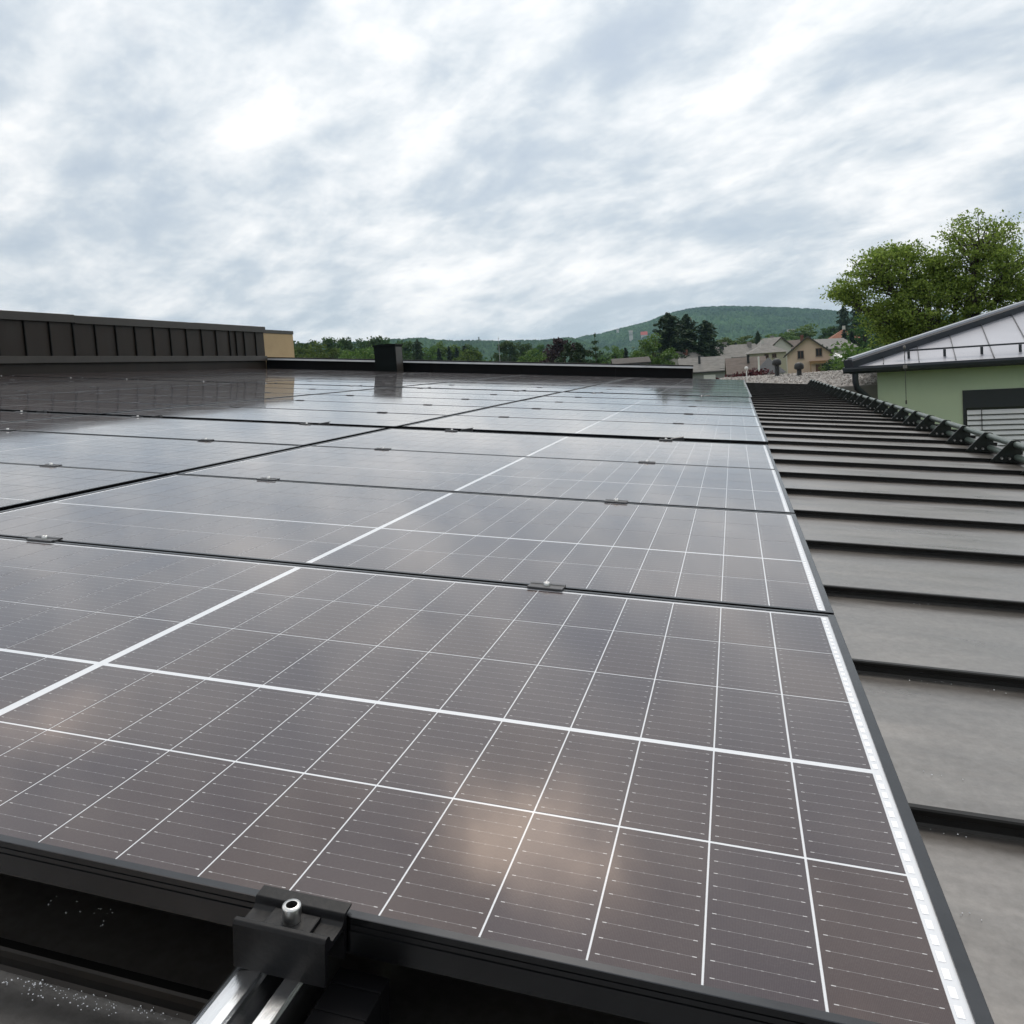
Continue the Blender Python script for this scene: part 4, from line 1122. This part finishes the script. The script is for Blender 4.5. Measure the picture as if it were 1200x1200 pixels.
# the big airy tree behind the green house
def big_tree():
    base = polar(12.2, 30.0, GROUND)
    t = empty('large_tree', base, 0, 'large airy bright green tree behind the green house roof', 'tree')
    rng = random.Random(19); nr = np.random.default_rng(19)
    wood = MB(); leaves = []
    # camera-frame axes at the tree: right and depth
    rt = Vector((math.cos(R(12.2)), -math.sin(R(12.2)), 0)); dp = Vector((math.sin(R(12.2)), math.cos(R(12.2)), 0))
    def L(rx, dy, z): return rt * rx + dp * dy + Vector((0, 0, z))
    # target lobes of the crown: centre (right, depth, height above ground), radii
    lobes = [((-2.6, 0.0, 6.45), (0.62, 0.9, 0.42)), ((-1.5, -0.3, 7.0), (1.0, 1.2, 0.80)), ((-1.0, 0.4, 7.6), (0.80, 1.0, 0.45)), ((-0.25, 0.2, 6.45), (0.9, 1.2, 0.7)), ((-1.5, 0.0, 5.65), (0.80, 1.2, 0.85)),
             ((-0.35, -0.4, 5.6), (1.1, 1.3, 0.9)), ((1.4, 0.2, 7.7), (1.1, 1.2, 0.95)), ((2.2, -0.2, 6.8), (0.85, 1.1, 0.8)), ((1.35, 0.0, 5.85), (1.2, 1.3, 0.8)),
             ((3.0, 0.3, 5.9), (1.1, 1.3, 1.0)), ((-0.9, 0.1, 4.75), (1.0, 1.3, 0.8)), ((0.4, -0.2, 4.7), (1.3, 1.3, 0.8)), ((1.9, 0.2, 4.7), (1.3, 1.3, 0.8)), ((3.4, 0.0, 4.6), (1.2, 1.2, 0.8)), ((0.7, 0.2, 6.5), (0.8, 1.0, 0.5)), ((0.25, 0.3, 7.1), (0.6, 0.9, 0.5))]
    wood.tube([L(0.3, 0, 0), L(0.25, 0, 1.4), L(0.15, 0, 2.6)], [0.34, 0.27, 0.24], 10)
    forks = [L(0.15, 0, 2.5)]
    for (c, rad) in lobes:
        cc = L(*c)
        start = L(0.15 + rng.uniform(-.1, .1), 0, rng.uniform(2.0, 2.9))
        midp = start.lerp(cc, 0.5) + Vector((rng.uniform(-.3, .3), rng.uniform(-.3, .3), rng.uniform(-0.1, 0.45)))
        wood.tube([start, start.lerp(midp, 0.5) + Vector((0, 0, 0.1)), midp, midp.lerp(cc, 0.55), cc], [0.14, 0.11, 0.08, 0.05, 0.025], 7)
        vol = rad[0] * rad[1] * rad[2]
        nsub = int(34 + 34 * vol)
        for _ in range(nsub):
            while True:
                q = Vector((rng.uniform(-1, 1), rng.uniform(-1, 1), rng.uniform(-1, 1)))
                if 0.3 < q.length < 1.0: break
            e = cc + rt * q.x * rad[0] * 1.08 + dp * q.y * rad[1] + Vector((0, 0, q.z * rad[2]))
            b0 = midp.lerp(cc, rng.uniform(0.4, 1.0))
            mm2 = b0.lerp(e, 0.5) + Vector((rng.uniform(-.12, .12), rng.uniform(-.12, .12), rng.uniform(-.02, .16)))
            wood.tube([b0, mm2, e], [0.022, 0.014, 0.005], 4, caps=False)
            # feathery sprays along the outer twig: flat, slightly drooping layers
            k = 62
            tt = nr.uniform(0.35, 1.12, (k, 1))
            P = np.array(mm2)[None] * (1 - tt) + np.array(e)[None] * tt
            P = P + nr.normal(0, 1, (k, 3)) * np.array([0.15, 0.15, 0.06])
            leaves.append(P)
    p = np.concatenate(leaves)
    q = leaf_quads(nr, p, 0.046, 0.6, 1.2)
    cr2 = link('crown', quads_mesh('crown', q), MT['locust'], t)
    wood.build('trunk', MT['bark'], t)


big_tree()

# ================================================================== shrubs
def shrub(az, d, z0, h, w, mt, name, label, grp, seed):
    rng = np.random.default_rng(seed)
    k = 14
    c = rng.normal(0, 0.28, (k, 3)) * np.array([w, w, 0]) + np.stack([np.zeros(k), np.zeros(k), rng.uniform(0.3, 0.8, k) * h], 1)
    q = clump_leaves(rng, c, np.full(k, h * 0.25), 60, 0.05 * h, 0.9)
    t = empty(name, polar(az, d, z0), 0, label, 'shrub', grp)
    cr2 = link('foliage', quads_mesh('foliage', q), mt, t)
    m = MB()
    for j in range(5): m.tube([(0, 0, 0), (rng.uniform(-.3, .3) * w, rng.uniform(-.3, .3) * w, 0.7 * h)], [0.03, 0.012], 5)
    m.build('stem', MT['bark'], t)


shrub(-0.78, 70, GROUND, 2.95, 1.4, MT['maroon'], 'red_shrub', 'small maroon shrub nearest the grey garage', 'maroon shrubs beyond the gravel roof', 1)
shrub(-0.05, 72, GROUND, 3.05, 1.5, MT['maroon'], 'red_shrub', 'middle maroon shrub between the garage and the white post', 'maroon shrubs beyond the gravel roof', 2)
shrub(0.72, 74, GROUND, 3.4, 1.9, MT['maroon'], 'red_shrub', 'broad maroon shrub behind the white post', 'maroon shrubs beyond the gravel roof', 3)
shrub(1.30, 74, GROUND, 3.4, 1.6, MT['maroon'], 'red_shrub', 'maroon shrub nearest the white pole', 'maroon shrubs beyond the gravel roof', 4)
shrub(5.95, 115, GROUND, 2.6, 1.8, MT['lime'], 'green_shrub', 'bright green shrub right of the tan house door', 'garden shrubs right of the tan house', 5)
shrub(6.5, 112, GROUND, 3.4, 2.0, MT['yew'], 'green_shrub', 'dark green shrub below the white canopy', 'garden shrubs right of the tan house', 6)
shrub(7.1, 110, GROUND, 3.6, 2.4, MT['lime'], 'green_shrub', 'bright green shrub beside the hip roof corner', 'garden shrubs right of the tan house', 7)
shrub(7.75, 90, GROUND, 5.4, 2.8, MT['lime'], 'green_shrub', 'tall bright green shrub under the large tree', 'garden shrubs right of the tan house', 8)
shrub(5.62, 139, GROUND, 5.4, 1.5, MT['yew'], 'ivy_shrub', 'dark ivy climbing the right side of the tan house', None, 9)


# ================================================================== village houses
def village_house(name, label, az, d, rot, w, dep, eave, ridge, axis, wall_m, roof_m, windows=(), chimneys=(), over=0.35, hip=False, group='village houses beyond the gravel roof'):
    """local -y faces the camera at rot 0; eave and ridge are world heights"""
    t = empty(name, polar(az, d, GROUND), R(rot - az), label, 'house', group)
    ez, rz = eave - GROUND, ridge - GROUND
    hw, hd = w / 2, dep / 2
    th = 0.16
    if hip:
        MB().box(-hw, hw, -hd, hd, 0, ez).build('wall', wall_m, t)
        a = [(-hw - over, -hd - over, ez - 0.1), (hw + over, -hd - over, ez - 0.1), (hw + over, hd + over, ez - 0.1), (-hw - over, hd + over, ez - 0.1)]
        k = max(0.0, hw - hd)
        if axis == 'x': top = [(-k, 0, rz), (k, 0, rz)]
        else: top = [(-0.01, 0, rz), (0.01, 0, rz)]
        for f in ((a[0], a[1], top[1], top[0]), (a[1], a[2], top[1]), (a[2], a[3], top[0], top[1]), (a[3], a[0], top[0])):
            MB().add(list(f), [tuple(range(len(f)))]).build('roof_plane', roof_m, t)
        MB().add(a, [(3, 2, 1, 0)]).build('soffit', MT['concrete'], t)
    else:
        if axis == 'y':
            MB().extrude([(-hw, 0), (hw, 0), (hw, ez), (0, rz - 0.02), (-hw, ez)], 'y', -hd, hd).build('wall', wall_m, t)
            sl = (rz - ez) / hw
            for s in (-1, 1):
                e_ = (s * (hw + over), ez - over * sl)
                MB().extrude([(0, rz), (e_[0], e_[1]), (e_[0], e_[1] + th), (0, rz + th)], 'y', -hd - over, hd + over).build('roof_plane', roof_m, t)
        else:
            MB().extrude([(-hd, 0), (hd, 0), (hd, ez), (0, rz - 0.02), (-hd, ez)], 'x', -hw, hw).build('wall', wall_m, t)
            sl = (rz - ez) / hd
            for s in (-1, 1):
                e_ = (s * (hd + over), ez - over * sl)
                MB().extrude([(0, rz), (e_[0], e_[1]), (e_[0], e_[1] + th), (0, rz + th)], 'x', -hw - over, hw + over).build('roof_plane', roof_m, t)
    if not hip:
        for s in (-1, 1):
            if axis == 'y':
                e_ = (s * (hw + over), ez - over * sl)
                MB().extrude([(0, rz - 0.10), (e_[0], e_[1] - 0.10), (e_[0], e_[1] + th + 0.03), (0, rz + th + 0.03)], 'y', -hd - over - 0.07, -hd - over - 0.002).build('verge_board', MT['roof_dark'], t)
                MB().box(min(e_[0], e_[0] + s * 0.13), max(e_[0], e_[0] + s * 0.13), -hd - over, hd + over, e_[1] - 0.10, e_[1] + 0.04).build('gutter', MT['vent'], t)
            else:
                e_ = (s * (hd + over), ez - over * sl)
                MB().box(-hw - over, hw + over, min(e_[0], e_[0] + s * 0.13), max(e_[0], e_[0] + s * 0.13), e_[1] - 0.10, e_[1] + 0.04).build('gutter', MT['vent'], t)
    for (x, z, ww, hh, kind) in windows:
        zz = z - GROUND
        if kind == 'door':
            MB().box(x - ww / 2, x + ww / 2, -hd - 0.06, -hd - 0.005, zz, zz + hh).build('garage_door', MT['wht'], t)
            continue
        f = MB()
        for (x0, x1, z0, z1) in ((-ww / 2, -ww / 2 + 0.09, 0, hh), (ww / 2 - 0.09, ww / 2, 0, hh), (-0.05, 0.05, 0.09, hh - 0.09), (-ww / 2 + 0.09, ww / 2 - 0.09, 0, 0.09), (-ww / 2 + 0.09, ww / 2 - 0.09, hh - 0.09, hh)):
            f.box(x + x0, x + x1, -hd - 0.07, -hd - 0.02, zz + z0, zz + z1)
        fo2 = f.build('window', MT['frame_br'] if kind == 'brown' else MT['wht'], t)
        MB().box(x - ww / 2, x + ww / 2, -hd - 0.018, -hd - 0.004, zz, zz + hh).build('pane', MT['glass'], fo2)
        MB().box(x - ww / 2 - 0.08, x + ww / 2 + 0.08, -hd - 0.14, -hd - 0.003, zz - 0.08, zz - 0.002).build('sill', MT['concrete'], fo2)
    for (x, y, top, s, m2) in chimneys:
        MB().box(x - s / 2, x + s / 2, y - s / 2, y + s / 2, ez, top - GROUND).build('chimney', m2, t)
    return t


village_house('garage', 'grey rendered garage with a white door and shingle roof right of the black parapet', -1.95, 130, 4, 7.4, 6.0, -1.45, 0.50, 'x', MT['grey_r'], MT['roof_grey'], [(0.45, -4.0, 1.75, 1.9, 'door')], [(-0.85, -1.4, 0.85, 0.34, MT['vent'])])
gp = polar(-0.78, 127.5, GROUND)
t = empty('white_pillar', gp, 0, 'white wall end at the right corner of the grey garage', 'wall', None)
MB().box(-0.32, 0.32, -0.2, 0.2, 0, 2.72).build('wall', MT['wht'], t); MB().box(-0.40, 0.40, -0.28, 0.28, 2.722, 2.80).build('cap', MT['concrete'], t)
village_house('village_house', 'grey gabled house with a long grey roof behind the garage', -1.15, 160, -52, 5.4, 9.5, 0.35, 2.15, 'y', MT['grey_r'], MT['roof_grey'], [(0.0, 0.0, 0.9, 0.8, 'white')], [(0.5, 1.0, 2.7, 0.6, MT['vent'])])
village_house('village_house', 'second grey roofed row house behind the garage, with a bare wall', -0.55, 172, -50, 5.0, 8.5, 0.75, 2.45, 'y', MT['yellow_r'], MT['roof_grey'])
village_house('village_house', 'grey roofed house with two pale chimneys left of the cream house', 0.35, 182, -50, 5.6, 8.5, 0.8, 2.75, 'y', MT['white_r'], MT['roof_grey'], [], [(-0.8, -3.0, 3.6, 0.8, MT['concrete']), (0.9, 2.2, 3.3, 0.7, MT['concrete'])])
village_house('village_house', 'cream house with a grey hip roof left of the tan house', 2.1, 165, 8, 6.6, 6.2, 0.78, 2.55, 'x', MT['cream'], MT['roof_grey'], [(-0.3, -0.3, 0.8, 0.75, 'brown'), (1.1, -0.3, 0.8, 0.75, 'brown')], [(-0.4, 0.8, 3.3, 0.6, MT['white_r'])], 0.5, True)
village_house('village_house', 'grey gabled upper house rising behind the cream house', 2.55, 185, 35, 5.0, 6.0, 1.9, 3.75, 'y', MT['white_r'], MT['roof_grey'], [], [(0.6, 0.8, 4.3, 0.6, MT['concrete'])])
village_house('village_house', 'brown roofed house between the cream house and the tan house', 3.35, 200, 10, 7.5, 6.0, 1.3, 3.1, 'x', MT['cream'], MT['roof_brown'], [], [(-1.6, 0.0, 3.9, 0.6, MT['wht'])])
village_house('village_house', 'low building with a brown shingle roof left of the white pole', 0.75, 110, 3, 4.4, 6.0, -1.72, 0.1, 'x', MT['grey_r'], MT['roof_brown'], [], [(0.3, -1.2, 0.55, 0.30, MT['vent'])])
village_house('village_house', 'dark slate hip roofed building right of the white pole', 2.25, 108, 3, 3.4, 4.6, -1.85, 0.05, 'x', MT['grey_r'], MT['roof_slate'], [], [], 0.3, True)
t = empty('white_pole', polar(1.62, 104, GROUND), 0, 'white pole between the brown and the slate roofs', 'pole')
MB().tube([(0, 0, 0), (0, 0, 4.15)], 0.10, 10).build('post', MT['wht'], t); MB().lathe([(0.0, 4.22), (0.12, 4.19), (0.13, 4.152)], 10).build('cap', MT['wht'], t)
tan = village_house('village_house', 'tan gabled house with brown windows in front of the wooded slope', 4.80, 140, 0, 6.4, 8.0, 0.15, 2.72, 'y', MT['tan_house'], MT['roof_dark'], [(-1.15, -0.62, 0.95, 1.25, 'brown'), (1.55, -0.42, 0.95, 1.25, 'brown')], [(-0.9, 1.2, 3.2, 0.5, MT['brick'])], 0.45)
# porch on the tan house
zz = -GROUND
MB().box(0.15, 2.95, -4.75, -4.62, zz - 1.52, zz - 1.22).build('porch_beam', MT['wood'], tan)
for x in (0.2, 2.8): MB().box(x, x + 0.14, -4.75, -4.61, 0, zz - 1.521).build('porch_post', MT['wood'], tan)
MB().box(0.05, 3.05, -4.85, -4.02, zz - 1.218, zz - 1.10).build('porch_roof', MT['wood'], tan)
MB().box(1.0, 1.75, -4.06, -4.01, zz - 3.3, zz - 1.7).build('porch_door', MT['frame_br'], tan)
MB().box(1.85, 2.75, -4.06, -4.01, zz - 2.7, zz - 1.7).build('porch_window', MT['glass'], tan)
MB().box(-1.0, 2.95, -4.72, -4.66, zz - 3.1, zz - 2.75).build('porch_railing', MT['wood'], tan)
village_house('village_house', 'house with a pale ribbed roof behind the tan house', 6.05, 152, -35, 5.2, 8.0, 0.7, 2.25, 'y', MT['white_r'], MT['concrete'])
village_house('village_house', 'yellow house with an orange hip roof high on the right', 6.95, 220, 10, 6.6, 6.2, 2.9, 5.2, 'x', MT['yellow_r'], MT['roof_red'], [(-1.2, 1.4, 0.9, 1.0, 'brown')], [(0.4, 0.4, 6.2, 0.6, MT['white_r'])], 0.5, True)
village_house('village_house', 'small white gabled house with a red brick chimney left of the garage', -3.35, 150, -38, 4.6, 6.5, 0.25, 1.80, 'y', MT['white_r'], MT['roof_grey'], [(0.0, -0.7, 1.3, 0.8, 'brown')], [(0.9, -0.5, 2.2, 0.6, MT['brick'])])
village_house('village_house', 'brown roofed house just showing over the black parapet', -7.0, 120, 4, 4.8, 5.0, 0.45, 1.12, 'x', MT['grey_r'], MT['roof_dark'])
# white canopy right of the tan house
t = empty('white_canopy', polar(6.75, 120, GROUND), R(-20), 'white tilted canopy right of the tan house', 'canopy')
MB().add([(-0.75, -0.5, 3.7), (0.75, -0.5, 3.05), (0.75, 0.5, 3.35), (-0.75, 0.5, 4.0), (-0.75, -0.5, 3.62), (0.75, -0.5, 2.97), (0.75, 0.5, 3.27), (-0.75, 0.5, 3.92)], [(0, 1, 2, 3), (7, 6, 5, 4), (0, 4, 5, 1), (1, 5, 6, 2), (2, 6, 7, 3), (3, 7, 4, 0)]).build('sheet', MT['wht'], t)
for x, y, h in ((-0.7, -0.45, 3.6), (0.7, -0.45, 2.98), (0.7, 0.45, 3.25), (-0.7, 0.45, 3.9)): MB().tube([(x, y, 0), (x, y, h)], 0.05, 6).build('post', MT['wht'], t)
# far estate on the hillside, keep on the ridge, mast
def far_house(name, label, az, d, z0, w, dep, h, rh, wall_m, roof_m):
    t = empty(name, polar(az, d, z0), R(-az), label, 'building', 'far buildings on the wooded hillside')
    MB().box(-w / 2, w / 2, -dep / 2, dep / 2, -9, h).build('wall', wall_m, t)
    MB().extrude([(-dep / 2 - 0.5, h), (dep / 2 + 0.5, h), (0, h + rh)], 'x', -w / 2 - 0.5, w / 2 + 0.5).build('roof', roof_m, t)
    for k in range(3):
        MB().box(-w / 2 + w * (k + 0.3) / 3, -w / 2 + w * (k + 0.6) / 3, -dep / 2 - 0.1, -dep / 2 - 0.01, h * 0.45, h * 0.75).build('window', MT['glass'], t)


far_house('far_house', 'far house with a bright red roof on the wooded hillside', -5.94, 1950, 62.0, 15, 12, 2.0, 8.0, MT['white_r'], MT['roof_far_red'])
far_house('far_house', 'tall pale far building left of the bright red roof', -6.85, 1950, 58.0, 9, 12, 15, 4.0, MT['white_r'], MT['roof_grey'])
far_house('far_house', 'white far house higher on the wooded hillside', -7.75, 2150, 78.0, 6, 8, 9, 4.0, MT['wht'], MT['roof_grey'])
far_house('far_house', 'white far house low on the right wooded hillside', 3.75, 1800, 40.0, 14, 10, 4, 4.0, MT['wht'], MT['roof_grey'])
t = empty('hilltop_tower', polar(-17.53, 1480, 50.0), 0, 'small dark tower on the far left ridge', 'tower')
MB().box(-3, 3, -3, 3, -20, 11).build('wall', MT['grey_r'], t); MB().box(-1.0, 1.0, -1.0, 1.0, 11.01, 16).build('turret', MT['grey_r'], t); MB().box(3.01, 14, -3, 3, -20, 7).build('wing', MT['grey_r'], t)
t = empty('antenna_mast', polar(-16.15, 160, GROUND), 0, 'thin pale mast in front of the left trees', 'mast')
MB().tube([(0, 0, 0), (0, 0, 6.5), (0, 0, 11.4)], [0.09, 0.07, 0.03], 8).build('pole', MT['parapet_edge'], t); MB().box(-0.15, 0.15, -0.05, 0.05, 11.0, 11.05).build('cross_arm', MT['parapet_edge'], t)

# ================================================================== the air
hm = bpy.data.materials.new('haze'); hm.use_nodes = True
hn, hl = hm.node_tree.nodes, hm.node_tree.links
hn.clear()
ho = N(hn, 'ShaderNodeOutputMaterial'); hv = N(hn, 'ShaderNodeVolumePrincipled')
hv.inputs['Color'].default_value = (0.50, 0.78, 1.0, 1); hv.inputs['Density'].default_value = 0.00011; hv.inputs['Anisotropy'].default_value = 0.2
hl.new(hv.outputs[0], ho.inputs['Volume'])
h = MB().box(-4100, 4100, -4100, 4100, GROUND - 1.5, 190).build('haze', hm)
tag(h, 'faint blue haze filling the valley air', kind='stuff')
